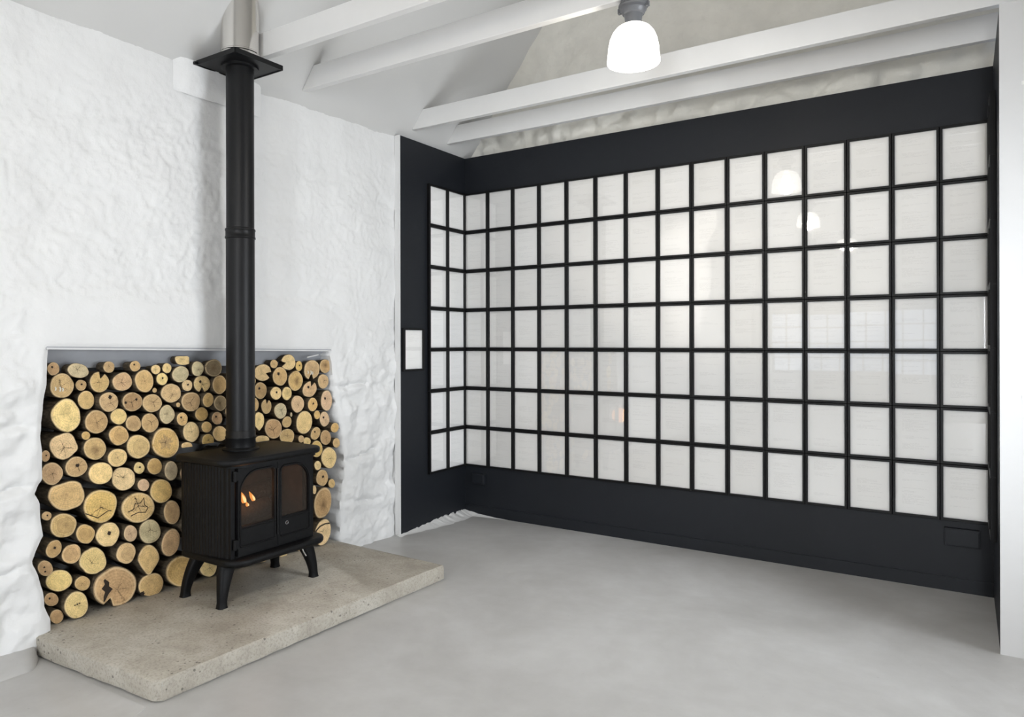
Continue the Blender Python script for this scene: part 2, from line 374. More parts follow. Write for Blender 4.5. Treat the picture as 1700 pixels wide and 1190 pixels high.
def build_wall_left():
    b = MB(); X = -.048
    y0, y1, z0, z1, st = -3.75, -.80, -.03, ZT, .0115
    ny, nz = int((y1 - y0) / st), int((z1 - z0) / st)
    kept = {}
    for i in range(ny):
        for j in range(nz):
            if not inpoly(y0 + (i + .5) * (y1 - y0) / ny, z0 + (j + .5) * (z1 - z0) / nz): kept[(i, j)] = 1
    idx = {}; bound = {}
    def vert(i, j):
        if (i, j) in idx: return idx[(i, j)]
        y, z = y0 + i * (y1 - y0) / ny, z0 + j * (z1 - z0) / nz
        adj = [(i - a, j - c) in kept for a in (0, 1) for c in (0, 1)]
        inside = 0 < i < ny and 0 < j < nz
        edge = (not all(adj)) and inside
        if edge:
            n = nearest(y, z)
            if n[0] < .022: y, z = n[1], n[2]
        top = 0
        dy = -.004 if i == ny else 0
        d = wall_disp(y, z) * (1 if 0 < i < ny else .3)
        if -3.45 < y < -1.2 and z < 1.5:
            nd = 0 if edge else nearest(y, z)[0]
            d = -.004 + (d + .004) * (.25 + .75 * sstep(0, .10, nd)) - .012 * (1 - sstep(0, .025, nd))
        zz = z + (.014 * fbm(y * 2.2, 3., 0.) - .012 * sstep(-2.6, -3.4, y) if j == nz else 0)
        b.v.append((X + d, y + dy, zz)); idx[(i, j)] = len(b.v) - 1
        if not all(adj) and inside or (j == 0 and not all(adj[k] for k in (0, 2))): bound[(i, j)] = 1
        return idx[(i, j)]
    for (i, j) in kept:
        b.f.append((vert(i, j), vert(i + 1, j), vert(i + 1, j + 1), vert(i, j + 1))); b.m.append(0)
    # jambs: edges between kept and removed cells run back into the wall
    inner = {}
    def back(k, lv):
        if (k, lv) in inner: return inner[(k, lv)]
        x, y, z = b.v[idx[k]]
        # right jamb splays inwards, the others run straight
        sy = -.035 if y > -1.6 and z < 1.35 else 0.0
        off = [(-.03, .25), (-.12, .7), (-.42, 1.0)][lv]
        lump = (.016 * fbm(y * 9, z * 9, lv * 3.) + .012 * fbm(y * 20, z * 22, lv * 2.)) if lv < 2 and y > -1.6 else (.012 * fbm(y * 9, z * 9, lv * 3.) if lv < 2 else 0)
        b.v.append((x + off[0], y + sy * off[1] + lump, z)); inner[(k, lv)] = len(b.v) - 1
        return inner[(k, lv)]
    def jamb(k0, k1):
        a, c = idx[k0], idx[k1]
        for lv in range(3):
            p, q = back(k0, lv), back(k1, lv)
            b.f.append((a, c, q, p)); b.m.append(0); a, c = p, q
    for (i, j) in list(kept):
        for (di, dj, k0, k1) in ((1, 0, (i+1, j), (i+1, j+1)), (-1, 0, (i, j), (i, j+1)), (0, 1, (i, j+1), (i+1, j+1)), (0, -1, (i, j), (i+1, j))):
            q = (i + di, j + dj)
            if q not in kept and 0 <= q[0] < ny and 0 <= q[1] < nz: jamb(k0, k1)
    # flat top of the wall, rest of the wall towards the rear
    tops = [idx[(i, nz)] for i in range(ny + 1)]
    bk = len(b.v)
    for i in tops: x, y, z = b.v[i]; b.v.append((x - .14, y, z))
    for i in range(ny): b.f.append((tops[i], tops[i+1], bk+i+1, bk+i)); b.m.append(0)
    def q(ya, yb, za, zb): b.add([(X, ya, za), (X, yb, za), (X, yb, zb), (X, ya, zb)], [(0, 1, 2, 3)])
    q(-10.0, y0, -.03, ZT)
    # back of the log recess
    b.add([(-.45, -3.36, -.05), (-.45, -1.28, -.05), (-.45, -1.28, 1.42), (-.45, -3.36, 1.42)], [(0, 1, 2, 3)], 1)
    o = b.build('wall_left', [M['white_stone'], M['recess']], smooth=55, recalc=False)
    return tag(o, 'rough white painted stone wall with the log recess', kind='structure')
build_wall_left()

# plaster block under the ceiling plate
b = MB()
n = 26
for s in (0,):
    rows = []
    for j in range(9):
        r = []
        for i in range(n):
            y = -2.60 + .57 * i / (n - 1); z = 2.765 + .185 * j / 8
            ed = min(i, n - 1 - i, 3) / 3 * min(j + .5, 3) / 3
            r.append((-.055 + .027 * min(1, ed) + .006 * fbm(y * 8, z * 8, 3.) + .012 * fbm(y * 3, z * 3, 1.5), y + .006 * fbm(z * 9, y, 2.), z - .012 * (1 if j == 0 else 0) * fbm(y * 7, 1, 1)))
        rows.append(r)
    b.v = [p for r in rows for p in r]
    for j in range(8):
        for i in range(n - 1): k = j * n + i; b.f.append((k, k + 1, k + n + 1, k + n)); b.m.append(0)
    tp = 8 * n; m0 = len(b.v)
    for i in range(n): x, y, z = b.v[tp + i]; b.v.append((-.14, y, z))
    for i in range(n - 1): b.f.append((tp + i, tp + i + 1, m0 + i + 1, m0 + i)); b.m.append(0)
tag(b.build('trim_1', M['white_stone'], smooth=50, recalc=False), 'white plaster padstone at the wall top behind the stovepipe', kind='structure')

# flat soffit and the steel lintel plate standing behind the opening's top edge
b = MB()
b.add([(-.055, -3.30, 1.394), (-.055, -1.44, 1.362), (-.44, -1.44, 1.362), (-.44, -3.30, 1.394), (-.055, -3.30, 1.404), (-.055, -1.44, 1.372), (-.44, -1.44, 1.372), (-.44, -3.30, 1.404)],
      [(0,1,2,3),(4,5,6,7),(0,1,5,4),(1,2,6,5),(2,3,7,6),(3,0,4,7)])
b.add([(-.115, -3.27, 1.394), (-.115, -1.45, 1.362), (-.121, -1.45, 1.362), (-.121, -3.27, 1.394), (-.165, -3.27, 1.300), (-.165, -1.45, 1.272), (-.171, -1.45, 1.272), (-.171, -3.27, 1.300)],
      [(0,1,2,3),(4,5,6,7),(0,1,5,4),(1,2,6,5),(2,3,7,6),(3,0,4,7)])
tag(b.build('trim_2', M['lintel']), 'grey steel lintel plate over the log recess', kind='structure')
b = MB()
b.add([(-.047, -3.235, 1.389), (-.045, -1.47, 1.359), (-.075, -1.47, 1.359), (-.075, -3.235, 1.389), (-.047, -3.235, 1.397), (-.045, -1.47, 1.367), (-.075, -1.47, 1.367), (-.075, -3.235, 1.397)],
      [(0,1,2,3),(4,5,6,7),(0,1,5,4),(1,2,6,5),(2,3,7,6),(3,0,4,7)])
tag(b.build('trim_3', M['white_smooth']), 'thin white lip along the lintel edge', kind='structure')
b = MB(); b.tube([(-.075, -1.652, 1.322), (-.07, -1.56, 1.338)], .0045, 8)
tag(b.build('metal_strip', M['white_smooth'], smooth=40), 'short white strip sticking out above the split log at the recess corner', 'strip')

# floor
b = MB(); b.add([(-.6, -10.2, 0), (4.8, -10.2, 0), (4.8, .3, 0), (-.6, .3, 0)], [(0, 1, 2, 3)])
tag(b.build('floor', M['floor'], recalc=False), 'smooth pale grey screed floor', kind='structure')
# screed fillet along the foot of the left wall, in front of the hearth end
b = MB(); ys = [-3.30 - .03 * i for i in range(80)]
rows = []
for y in ys:
    k = sstep(-3.28, -3.36, y)
    w = .02 + .10 * k + .004 * fbm(y * 3, 0, 0); h = .050 - .006 * fbm(y * 4, 1, 0)
    rows.append([(-.09, y, h), (-.03, y, h), (-.03 + w * .94, y, .012), (-.03 + w, y, -.004)])
b.v = [p for r in rows for p in r]
for i in range(len(ys) - 1):
    for j in range(3): k = i * 4 + j; b.f.append((k, k + 1, k + 5, k + 4)); b.m.append(0)
tag(b.build('baseboard_left', M['floor'], smooth=50), 'low sloped screed kerb along the foot of the white wall', kind='structure')
# screed strip along the hearth end
b = MB()
b.add([(.0, -3.30, 0), (.80, -3.27, 0), (.84, -3.36, 0), (.02, -3.40, 0), (.0, -3.30, .004), (.80, -3.27, .004), (.828, -3.34, .0005), (.018, -3.38, .0005)],
      [(4,5,6,7),(0,1,5,4),(1,2,6,5),(2,3,7,6),(3,0,4,7)])
tag(b.build('trim_4', M['floor']), 'thin screed strip along the hearth end', kind='structure')

# hearth slab
def hearth():
    b = MB(); top = [(-.44, -3.30), (.05, -3.288), (.797, -3.243), (.823, -3.222), (.866, -1.436), (.20, -1.412), (-.44, -1.40)]
    P = []
    for i in range(len(top)):
        a, c = top[i], top[(i + 1) % len(top)]; L = math.hypot(c[0]-a[0], c[1]-a[1]); k = max(1, int(L / .03))
        for s in range(k): P.append((a[0] + (c[0]-a[0]) * s / k, a[1] + (c[1]-a[1]) * s / k))
    cx, cy = .2, -2.35
    def ring(z, ins, amp):
        r = []
        for x, y in P:
            d = ins + amp * fbm(x * 14, y * 14, z * 20)
            L = math.hypot(x - cx, y - cy)
            r.append((x - (x - cx) / L * d, y - (y - cy) / L * d, z + .35 * amp * fbm(x * 11, y * 11, 5. + z)))
        return r
    b.rings([ring(-.002, .024, .004), ring(.006, .022, .006), ring(.0095, .006, .006), ring(.016, .005, .005), ring(.035, 0.004, .003), ring(.072, 0.003, .003), ring(.086, .006, .003), ring(.091, .014, .003)])
    return tag(b.build('hearth_slab', M['concrete'], smooth=35), 'long cast concrete hearth slab under the black stove', 'hearth')
hearth()

# dark boarded linings of the niche
def lining(name, a, c, mats, label):
    b = MB(); b.box(a, c); o = b.build(name, mats)
    return tag(o, label, kind='structure')
lining('wall_niche_left', (-.045, -.820, 0), (0, .0, ZT), M['dark_board'], 'charcoal lining board left of the grid of frames')
lining('wall_niche_back', (-.05, 0, 0), (3.66, .05, ZT), M['dark_board'], 'charcoal lining board behind the grid of frames')
lining('wall_niche_right', (3.585, -.855, 0), (3.62, 0, ZT), M['dark_board'], 'charcoal lining board of the right hand nib')
lining('trim_5', (-.047, -.828, .0), (.001, -.820, ZT + .002), M['white_stone'], 'white edge of the left lining')
lining('trim_6', (3.584, -.866, .0), (3.70, -.855, ZT + .002), M['white_smooth'], 'white end board of the right nib')
lining('baseboard_back', (.0, -.007, 0), (3.585, 0, .078), M['dark_board'], 'charcoal skirting along the niche')
# stone wall right of the nib
b = MB(); n = 60
for i in range(n + 1):
    for j in range(n + 1):
        x = 3.665 + 1.0 * i / n; z = 4.2 * j / n - .02
        b.v.append((x, -.842 + .022 * fbm(x * 3, z * 3, 6.) + .02 * (stone(x, z, 2.6, 3.) - 1), z))
for i in range(n):
    for j in range(n): k = i * (n + 1) + j; b.f.append((k, k + n + 1, k + n + 2, k + 1)); b.m.append(0)
tag(b.build('wall_return', M['white_stone'], smooth=60), 'rough white stone wall right of the nib', kind='structure')
# gable of old plaster above the linings
b = MB(); st = .02; nx, nz = int(4.8 / st), int((6.1 - 2.6) / st)
for i in range(nx + 1):
    for j in range(nz + 1):
        x, z = -.1 + st * i, 2.6 + st * j
        d = .03 * fbm(x * 1.6, z * 1.6, 21.) + .012 * (stone(x, z, 3.0, 31.) - 1) + .022 * fbm(x * 5, z * 5, 22.) + .010 * fbm(x * 13, z * 13, 23.)
        rough = .5 + 1.5 * (1 - sstep(3.05, 3.35, z)) + .4 * sstep(.3, .6, fbm(x * .8, z * .8, 40.))
        b.v.append((x, max(.056, .088 - d * rough), z))
for i in range(nx):
    for j in range(nz): k = i * (nz + 1) + j; b.f.append((k, k + nz + 1, k + nz + 2, k + 1)); b.m.append(0)
tag(b.build('wall_back', M['gable'], smooth=60), 'unpainted rough plaster gable above the charcoal lining', kind='structure')
# roof slopes
b = MB(); m = 1.31; XR = 2.275; ZR = ZT + m * (XR + .05)
b.add([(-.30, -10.2, ZT - m * .25), (XR, -10.2, ZR), (XR, .3, ZR), (-.30, .3, ZT - m * .25)], [(0, 1, 2, 3)])
b.add([(4.85, -10.2, ZT - m * .25), (XR, -10.2, ZR), (XR, .3, ZR), (4.85, .3, ZT - m * .25)], [(0, 1, 2, 3)])
tag(b.build('ceiling', M['white_ceiling'], recalc=False), 'white sloping roof lining', kind='structure')

# right wall with two windows, rear wall with one, window frames
def wall_with_holes(name, axis, val, u0, u1, z0, z1, holes, label, depth):
    b = MB(); us = sorted({u0, u1} | {h[0] for h in holes} | {h[1] for h in holes}); zs = sorted({z0, z1} | {h[2] for h in holes} | {h[3] for h in holes})
    P = (lambda u, z, d=0: (val + d, u, z)) if axis == 'x' else (lambda u, z, d=0: (u, val + d, z))
    for i in range(len(us) - 1):
        for j in range(len(zs) - 1):
            cu, cz = (us[i] + us[i+1]) / 2, (zs[j] + zs[j+1]) / 2
            if any(h[0] < cu < h[1] and h[2] < cz < h[3] for h in holes): continue
            b.add([P(us[i], zs[j]), P(us[i+1], zs[j]), P(us[i+1], zs[j+1]), P(us[i], zs[j+1])], [(0, 1, 2, 3)])
    for h in holes:
        cs = [(h[0], h[2]), (h[1], h[2]), (h[1], h[3]), (h[0], h[3])]
        for k in range(4):
            a, c = cs[k], cs[(k + 1) % 4]
            b.add([P(*a), P(*c), P(*c, depth), P(*a, depth)], [(0, 1, 2, 3)])
    return tag(b.build(name, M['white_stone'], recalc=False), label, kind='structure')
wall_with_holes('wall_right', 'x', 4.60, -10.0, -.8, 0, 3.0, [(-2.35, -.95, .52, 2.28), (-7.30, -4.90, .2, 2.3)], 'white wall with two windows', .12)
wall_with_holes('wall_rear', 'y', -10.0, -.05, 4.65, 0, 6.1, [(.3, 3.15, .8, 2.0), (3.72, 4.55, .04, 2.3)], 'white rear wall', -.15)
def window(name, axis, val, u0, u1, z0, z1, nu, nz, label):
    P = (lambda u, z, d: (val + d, u, z)) if axis == 'x' else (lambda u, z, d: (u, val + d, z))
    def bar(b, ua, ub, za, zb, d=.02):
        p, q = P(ua, za, -d), P(ub, zb, d)
        b.box([min(p[k], q[k]) for k in range(3)], [max(p[k], q[k]) for k in range(3)])
    b = MB(); t = .05
    bar(b, u0, u1, z0, z0 + t); bar(b, u0, u1, z1 - t, z1); bar(b, u0, u0 + t, z0, z1); bar(b, u1 - t, u1, z0, z1)
    fr = tag(b.build(name, M['white_smooth']), label, kind='structure')
    for i in range(1, nu):
        b = MB(); u = u0 + (u1 - u0) * i / nu; bar(b, u - .012, u + .012, z0 + t, z1 - t, .012); b.build('glazing_bar', M['white_smooth'], fr)
    for j in range(1, nz):
        b = MB(); z = z0 + (z1 - z0) * j / nz; bar(b, u0 + t, u1 - t, z - .012, z + .012, .0125); b.build('glazing_bar', M['white_smooth'], fr)
    b = MB(); b.add([P(u0 + t, z0 + t, 0), P(u1 - t, z0 + t, 0), P(u1 - t, z1 - t, 0), P(u0 + t, z1 - t, 0)], [(0, 1, 2, 3)])
    b.build('pane', M['window_glass'], fr)
window('window_1', 'x', 4.70, -2.35, -.95, .52, 2.28, 2, 4, 'window in the right wall')
window('window_2', 'x', 4.70, -7.30, -4.90, .2, 2.3, 4, 4, 'window in the right wall')
window('window_3', 'y', -10.1, .3, 3.15, .8, 2.0, 9, 4, 'multi paned window in the rear wall')
window('added_light_door', 'y', -10.1, 3.72, 4.55, .04, 2.3, 2, 3, 'glazed door added out of view in the rear wall to light the niche')  # unseen door added as the opening for the strong rear light

# tie beams
BE = [(-2.215, 3.012, 'white ceiling beam nearest the steel flue, its end hidden behind it'),
      (-1.752, 2.998, 'white ceiling beam carrying the glass pendant lamp'),
      (-.690, 3.010, 'white ceiling beam just behind the lamp, brightly lit beside its shade'),
      (-.252, 3.004, 'white ceiling beam closest to the old plaster gable')]
for y, z, lab in BE:
    b = MB(); h = .136; xe = -.05 + (z - ZT) / m + .0
    r0 = [(xe, y, z), (xe + h / m, y, z + h), (xe + h / m, y + .045, z + h), (xe, y + .045, z)]
    xr = 4.55 - xe
    r1 = [(xr, y, z), (xr - h / m, y, z + h), (xr - h / m, y + .045, z + h), (xr, y + .045, z)]
    b.rings([r0, r1])
    tag(b.build('ceiling_beam', M['beam'], bevel=.003), lab, 'beam', 'white tie beams under the roof')

# rough plaster smear where floor and lining meet
b = MB(); n = 130; rows = []
for i in range(n + 1):
    y = -.86 + .86 * i / n; k = sstep(-.86, -.3, y)
    h = .008 + .030 * k + .012 * fbm(y * 9, 1., 0) * (k + .3) + .005 * fbm(y * 31, 3., 0) * (k + .2)
    wd = .03 + .09 * k + .022 * fbm(y * 8, 5., 0)
    rows.append([(-.01, y, max(.006, h))] + [(wd * s, y, max(-.004, h * (1 - s) ** 1.5 + .016 * (k + .15) * (1 - s) * fbm(y * 22, s * 5, 2.))) for s in (.05, .2, .4, .6, .8, 1.0)])
b.v = [p for r in rows for p in r]
for i in range(n):
    for j in range(6): k = i * 7 + j; b.f.append((k, k + 1, k + 8, k + 7)); b.m.append(0)
tag(b.build('trim_7', M['white_stone'], smooth=60), 'rough white plaster smear at the foot of the left lining', kind='structure')
b = MB(); n = 40; rows = []
for i in range(n + 1):
    x = .0 + .42 * i / n; k = 1 - i / n
    h = .004 + .034 * k ** 2.2 + .008 * k * fbm(x * 18, 2., 0); wd = .012 + .07 * k + .006 * fbm(x * 15, 1., 0)
    rows.append([(x, -.004, h)] + [(x, -wd * s, max(-.004, h * (1 - s) ** 1.4 - .002 * s)) for s in (.1, .35, .7, 1.0)])
b.v = [p for r in rows for p in r]
for i in range(n):
    for j in range(4): k = i * 5 + j; b.f.append((k, k + 1, k + 6, k + 5)); b.m.append(0)
tag(b.build('trim_8', M['white_stone'], smooth=60), 'plaster smear at the niche corner', kind='structure')

# covered socket boxes on the niche wall
for (x0, x1, z0, z1, lab) in ((.085, .205, .262, .345, 'small charcoal socket box low in the left corner of the niche wall'), (3.352, 3.522, .262, .362, 'charcoal socket box low at the right end of the niche wall')):
    b = MB(); b.box((x0, -.03, z0), (x1, 0, z1)); o = b.build('socket_box', M['dark_board'], bevel=.003)
    tag(o, lab, 'socket box', 'charcoal socket boxes')
    b = MB(); b.box((x0 + .006, -.034, z0 + .006), (x1 - .006, -.03, z1 - .006)); b.build('cover_plate', M['dark_board'], o, bevel=.002)
LOGS = [
(-3.19,1.298,-0.087,0.0308,0.0279,-82,'b','k','small round log in the top left corner of the stack, under the steel lintel'),
(-3.0778,1.2852,-0.086,0.0518,0.0347,-12,'g','c','wide flattened greyish log in the top row, second from the left corner'),
(-2.931,1.299,-0.083,0.0294,0.0286,-38,'t','c','small cracked log in the top row above the hollow-topped notched log'),
(-2.7992,1.2993,-0.078,0.0293,0.0279,-18,'t','k','small round log in the top row with a dark knot at upper left'),
(-2.683,1.2781,-0.085,0.0269,0.0251,-14,'p','c',"left one of two small pale logs side by side near the top row's middle"),
(-2.619,1.283,-0.085,0.0271,0.0261,-67,'p','c','right one of two small pale logs, just left of the square block'),
(-2.524,1.325,-0.087,0.0492,0.0287,-5,'p','f','block-shaped pale log with a flat sawn top, highest of the stack left of the pipe'),
(-2.441,1.275,-0.077,0.0429,0.0384,-83,'g','c','upright oval greyish log in the top row, right of the square block'),
(-2.3406,1.2764,-0.078,0.0561,0.0501,-8,'d','h','dark weathered log with a pale left side, in the top row beside the stovepipe'),
(-3.1442,1.2168,-0.103,0.0599,0.0548,-75,'t','cw','round tan log with star cracks and whitish drips near the top left corner'),
(-3.047,1.214,-0.122,0.0277,0.0264,-47,'t','k','small round log between the whitish-dripped log and the notched hollow log'),
(-2.962,1.2249,-0.114,0.0537,0.0471,-64,'t','n75c','log with a notch and dark hollow at its upper edge, upper left of stack'),
(-2.8545,1.222,-0.099,0.0523,0.0476,8,'t','c','tilted oval log with a cross crack, right of the hollow-topped notched log'),
(-2.7494,1.2207,-0.078,0.0602,0.0508,-74,'t','c','upright oval tan log with one short crack, below the small knotted top-row log'),
(-2.649,1.2269,-0.083,0.0339,0.0325,-54,'p','k','small pale log with a knot, below the pair of tiny pale top-row logs'),
(-2.5423,1.2485,-0.081,0.0505,0.0438,10,'g','s','smooth grey egg-shaped log without cracks, directly below the square block'),
(-2.685,1.169,-0.092,0.0135,0.0126,-65,'t','s','tiny stick end tucked between the upright oval log and the wide cracked log'),
(-2.4957,1.1846,-0.091,0.033,0.0312,-33,'p','k','small round pale log with a reddish knot, left of the bottom-notched log'),
(-2.3979,1.1872,-0.1,0.055,0.0481,-12,'p','n268ck','pale log with a black notch at its bottom edge, left of the stovepipe'),
(-2.2945,1.1796,-0.086,0.0549,0.047,-82,'b','s','brown upright oval log half behind the stovepipe, below the dark weathered one'),
(-3.0211,1.139,-0.125,0.0472,0.0403,-79,'t','s','round tan log above right of the large lumpy yellow log'),
(-2.9277,1.1252,-0.09,0.0512,0.0477,-43,'t','ck','log with one round black hole near its top, below the notched hollow log'),
(-2.8074,1.1181,-0.089,0.054,0.049,-8,'b','kc','brownish oval log with two dark holes, right of the black-holed round log'),
(-2.6956,1.1019,-0.097,0.0576,0.0482,-14,'t','c','tan log with branching cracks, right of the two-holed brownish log'),
(-2.5841,1.1473,-0.102,0.0603,0.051,-12,'t','c','wide tan log with a zigzag crack, below the small knotted pale log'),
(-2.5581,1.0838,-0.079,0.0133,0.012,-69,'t','s','tiny stick end squeezed left of the large plain brown log'),
(-2.4751,1.0939,-0.088,0.0604,0.0541,-21,'b','c','large round plain brown log, below the small pale red-knotted log'),
(-2.377,1.0981,-0.074,0.0407,0.0356,77,'o','s','small yellow log with a pointed top, right of the large plain brown log'),
(-2.2994,1.0748,-0.072,0.0454,0.0417,-65,'d','c','dark brown shadowed log beside the stovepipe at mid height'),
(-3.1199,1.0709,-0.113,0.0779,0.0655,-78,'P','l','large lumpy pale yellow log at the left edge of the stack'),
(-2.98,1.029,-0.111,0.0606,0.0551,-55,'b','c','round brown log with star cracks, right of the large lumpy yellow log'),
(-2.8722,1.0469,-0.101,0.0441,0.04,-32,'P','s','smooth pale yellow round log below the black-holed log'),
(-2.7929,1.004,-0.104,0.0452,0.0395,-49,'t','r','small tan ringed log right of the smooth pale yellow one'),
(-2.6999,0.9977,-0.111,0.0535,0.047,-69,'t','c','upright tan log with a cross-shaped crack, above left of the huge star-hearted log'),
(-2.6088,1.0362,-0.102,0.0512,0.0447,-74,'g','c','pale grey upright log with a short dark crack, above the huge star-hearted log'),
(-2.5322,1.0048,-0.082,0.0373,0.0328,-71,'o','kc','small golden log with a knot and level crack, above right of the star-hearted log'),
(-2.3978,1.0191,-0.105,0.0425,0.0389,-38,'o','s','round golden log with a plain face, below right of the large plain brown log'),
(-2.3,0.987,-0.102,0.0385,0.035,-59,'b','k','small brown log with a dark centre, left of the stovepipe'),
(-2.3806,0.946,-0.083,0.0353,0.0309,-27,'o','s','small round yellow log right of the big pale log above the stove'),
(-2.8655,0.9502,-0.112,0.0539,0.0484,-42,'o','r','round yellowish log with fine rings, below the smooth pale yellow log'),
(-3.0308,0.9676,-0.109,0.0222,0.0199,-45,'o','s','small yellow log directly below the star-cracked brown log'),
(-3.1303,0.929,-0.114,0.0663,0.0614,-43,'p','lc','large pale log with a patchy face, below the large lumpy yellow log'),
(-2.9845,0.8977,-0.114,0.0605,0.0534,-49,'t','H',"large tan log with a dark brown heart, at the stack's left half centre"),
(-2.8869,0.8428,-0.087,0.0511,0.0458,-15,'p','rc','tilted oval log with a crack running from its left edge to a ringed heart'),
(-2.7636,0.8807,-0.112,0.0681,0.0603,-44,'p','r','large pale log with fine rings, left of the huge star-hearted log'),
(-2.6175,0.8837,-0.099,0.0864,0.077,-47,'o','S','huge golden log with a grey star-shaped cracked heart, left above the stove'),
(-2.4638,0.9268,-0.101,0.0574,0.0504,-67,'p','c','big pale cream log between the star-hearted log and the stovepipe'),
(-2.5017,0.8556,-0.087,0.0346,0.0202,-10,'t','q',"half-round log peeking over the stove's top left corner"),
(-2.2876,0.8986,-0.093,0.0494,0.0432,-29,'t','s','tan log beside the foot of the stovepipe, just above the stove top'),
(-2.3664,0.8674,-0.093,0.0415,0.037,-41,'o','cq','cracked golden log resting behind the stove top, left of the pipe foot'),
(-3.216,0.893,-0.107,0.0273,0.0197,-82,'b','k','small brown log half hidden by the ragged left wall edge'),
(-3.1812,0.8048,-0.121,0.0559,0.0473,-61,'t','c','round tan log with a top crack, touching the left wall edge at mid height'),
(-3.0755,0.822,-0.109,0.054,0.0495,-36,'t','kc','tan log with a slanting crack and dark knot, below the large patchy pale log'),
(-2.9671,0.7759,-0.093,0.0626,0.0546,-28,'P','s','big smooth pale yellow log with faint saw marks, left of the stove'),
(-2.8382,0.7264,-0.118,0.0681,0.0572,-36,'p','c','big pale round log with radial cracks, right of the smooth saw-marked yellow log'),
(-2.7558,0.7691,-0.117,0.0328,0.0283,-56,'p','k','small round pale log below the large ringed pale log'),
(-2.6765,0.7669,-0.107,0.0464,0.0402,-49,'o','s','round yellow log below the huge star-hearted log'),
(-2.5952,0.7338,-0.086,0.0535,0.0386,-81,'g','s',"greyish log half behind the stove's upper left corner"),
(-2.745,0.6805,-0.096,0.0355,0.03,-46,'k','s','small pinkish log above the broad log with the angular heart crack'),
(-2.6402,0.6303,-0.106,0.0701,0.0591,-50,'o','sO',"smooth deep golden log beside the stove's left side"),
(-3.1141,0.6885,-0.119,0.0878,0.0705,-12,'t','l','huge oval tan log at the left edge, below the top-cracked round log'),
(-2.9525,0.6096,-0.119,0.0901,0.0781,-36,'o','lC','huge golden log with a dark crack line along its lower edge'),
(-2.7698,0.5672,-0.103,0.0942,0.0763,-29,'t','C','broad tan log with an angular crack outline around its heart'),
(-2.575,0.504,-0.111,0.0677,0.048,-78,'t','s',"tan log half behind the stove's left side, below the deep golden log"),
(-3.2103,0.613,-0.109,0.0235,0.0204,-44,'t','k','tiny log with a dark centre by the left wall below the huge oval log'),
(-3.1405,0.5566,-0.099,0.0649,0.0559,-45,'t','r','large tilted oval tan log with saw lines, below the huge oval log'),
(-3.0423,0.4943,-0.094,0.0518,0.0416,-51,'o','r','round golden log with a darker ring, below the huge golden cracked log'),
(-2.9283,0.4635,-0.098,0.0636,0.0576,-64,'p','lk','pale tilted log with a brown patch on its right, lower middle of stack'),
(-2.821,0.448,-0.086,0.0457,0.0345,-70,'k','c','small pinkish upright log between two pale greyish logs'),
(-2.6982,0.4268,-0.116,0.069,0.0576,-54,'g','sc','pale grey smooth log with one slit crack, left of the stove'),
(-2.588,0.345,-0.103,0.0748,0.0556,83,'t','s',"tall tan log half behind the stove's lower left side"),
(-3.184,0.455,-0.098,0.0419,0.0361,90,'b','k','tilted brown log with a dark pith, by the left wall in the lower stack'),
(-3.1019,0.4106,-0.102,0.0497,0.0439,-58,'t','r','tilted log with a dark ringed heart and pale rim, lower left'),
(-2.9947,0.3476,-0.112,0.0762,0.0596,-46,'p','cl','large pale log with a broken right edge and star cracks, lower left'),
(-2.843,0.352,-0.087,0.0569,0.0497,-60,'t','r','oval tan log with fine radial lines, above the huge split log'),
(-2.7186,0.2888,-0.095,0.0784,0.0599,-78,'t','v','tan log tapering to a point at its bottom, left of the stove leg'),
(-3.2189,0.372,-0.105,0.0413,0.0303,-60,'b','k',"brown log with two dark knots beside the left wall's lower notch"),
(-3.1501,0.293,-0.121,0.0653,0.0489,-29,'P','s','smooth bright yellow oval log low at the left edge'),
(-3.042,0.249,-0.122,0.0419,0.0327,-41,'t','c','small tan log right of the smooth bright yellow oval log'),
(-2.8873,0.192,-0.107,0.1175,0.0958,-29,'b','X','huge log with a deep ragged split, in the bottom row'),
(-2.6976,0.1427,-0.112,0.0764,0.0658,-20,'t','vk','teardrop log with a knot hole at its lower left tip, bottom row'),
(-3.186,0.215,-0.119,0.0374,0.0279,-51,'b','k','small brown log with a dark patch, second lowest by the left wall'),
(-3.0846,0.1622,-0.095,0.069,0.0544,-63,'p','k','pale log with three small dark dots, bottom row at the left'),
(-3.1614,0.1268,-0.12,0.0374,0.0287,-61,'b','s','small dull brown log in the bottom left corner, on the hearth edge'),
(-2.518,0.17,-0.11,0.1021,0.0798,-33,'o','s',"big golden log behind the stove's rear left leg"),
(-2.358,0.154,-0.104,0.0653,0.0504,-55,'p','c',"pale cracked log behind the stove's front left leg"),
(-2.156,0.159,-0.092,0.0778,0.0584,-37,'t','c','cracked log seen under the stove, right of the front left leg'),
(-2.023,0.152,-0.065,0.0671,0.0501,-35,'t','s','log glimpsed under the stove beside its rear right leg'),
(-1.859,0.143,-0.075,0.0669,0.0513,-39,'p','s','pale log glimpsed under the stove behind the hanging lever'),
(-1.721,0.145,-0.073,0.0645,0.0495,-37,'t','s','log glimpsed under the stove left of its front right leg'),
(-2,1.237,-0.076,0.0657,0.0505,-5,'p','n345',"pale log with a black notch on its right, touching the stovepipe's right side"),
(-1.9074,1.2867,-0.086,0.0288,0.0272,-14,'t','s','small tan log in the top row just right of the stovepipe'),
(-1.7939,1.2952,-0.087,0.0596,0.0501,-4,'p','n190','crescent-like pale log with a black hollow on its left, top row right of pipe'),
(-1.8647,1.2091,-0.082,0.0594,0.0572,-40,'t','k','oval tan log with a dark slanting knot, below the crescent-like log'),
(-1.709,1.2681,-0.086,0.0337,0.0278,-87,'o','k','small upright golden log right of the crescent-like hollow log'),
(-1.738,1.1759,-0.083,0.0641,0.0605,-67,'o','H','golden log with a brown heart, right of the dark-knotted oval log'),
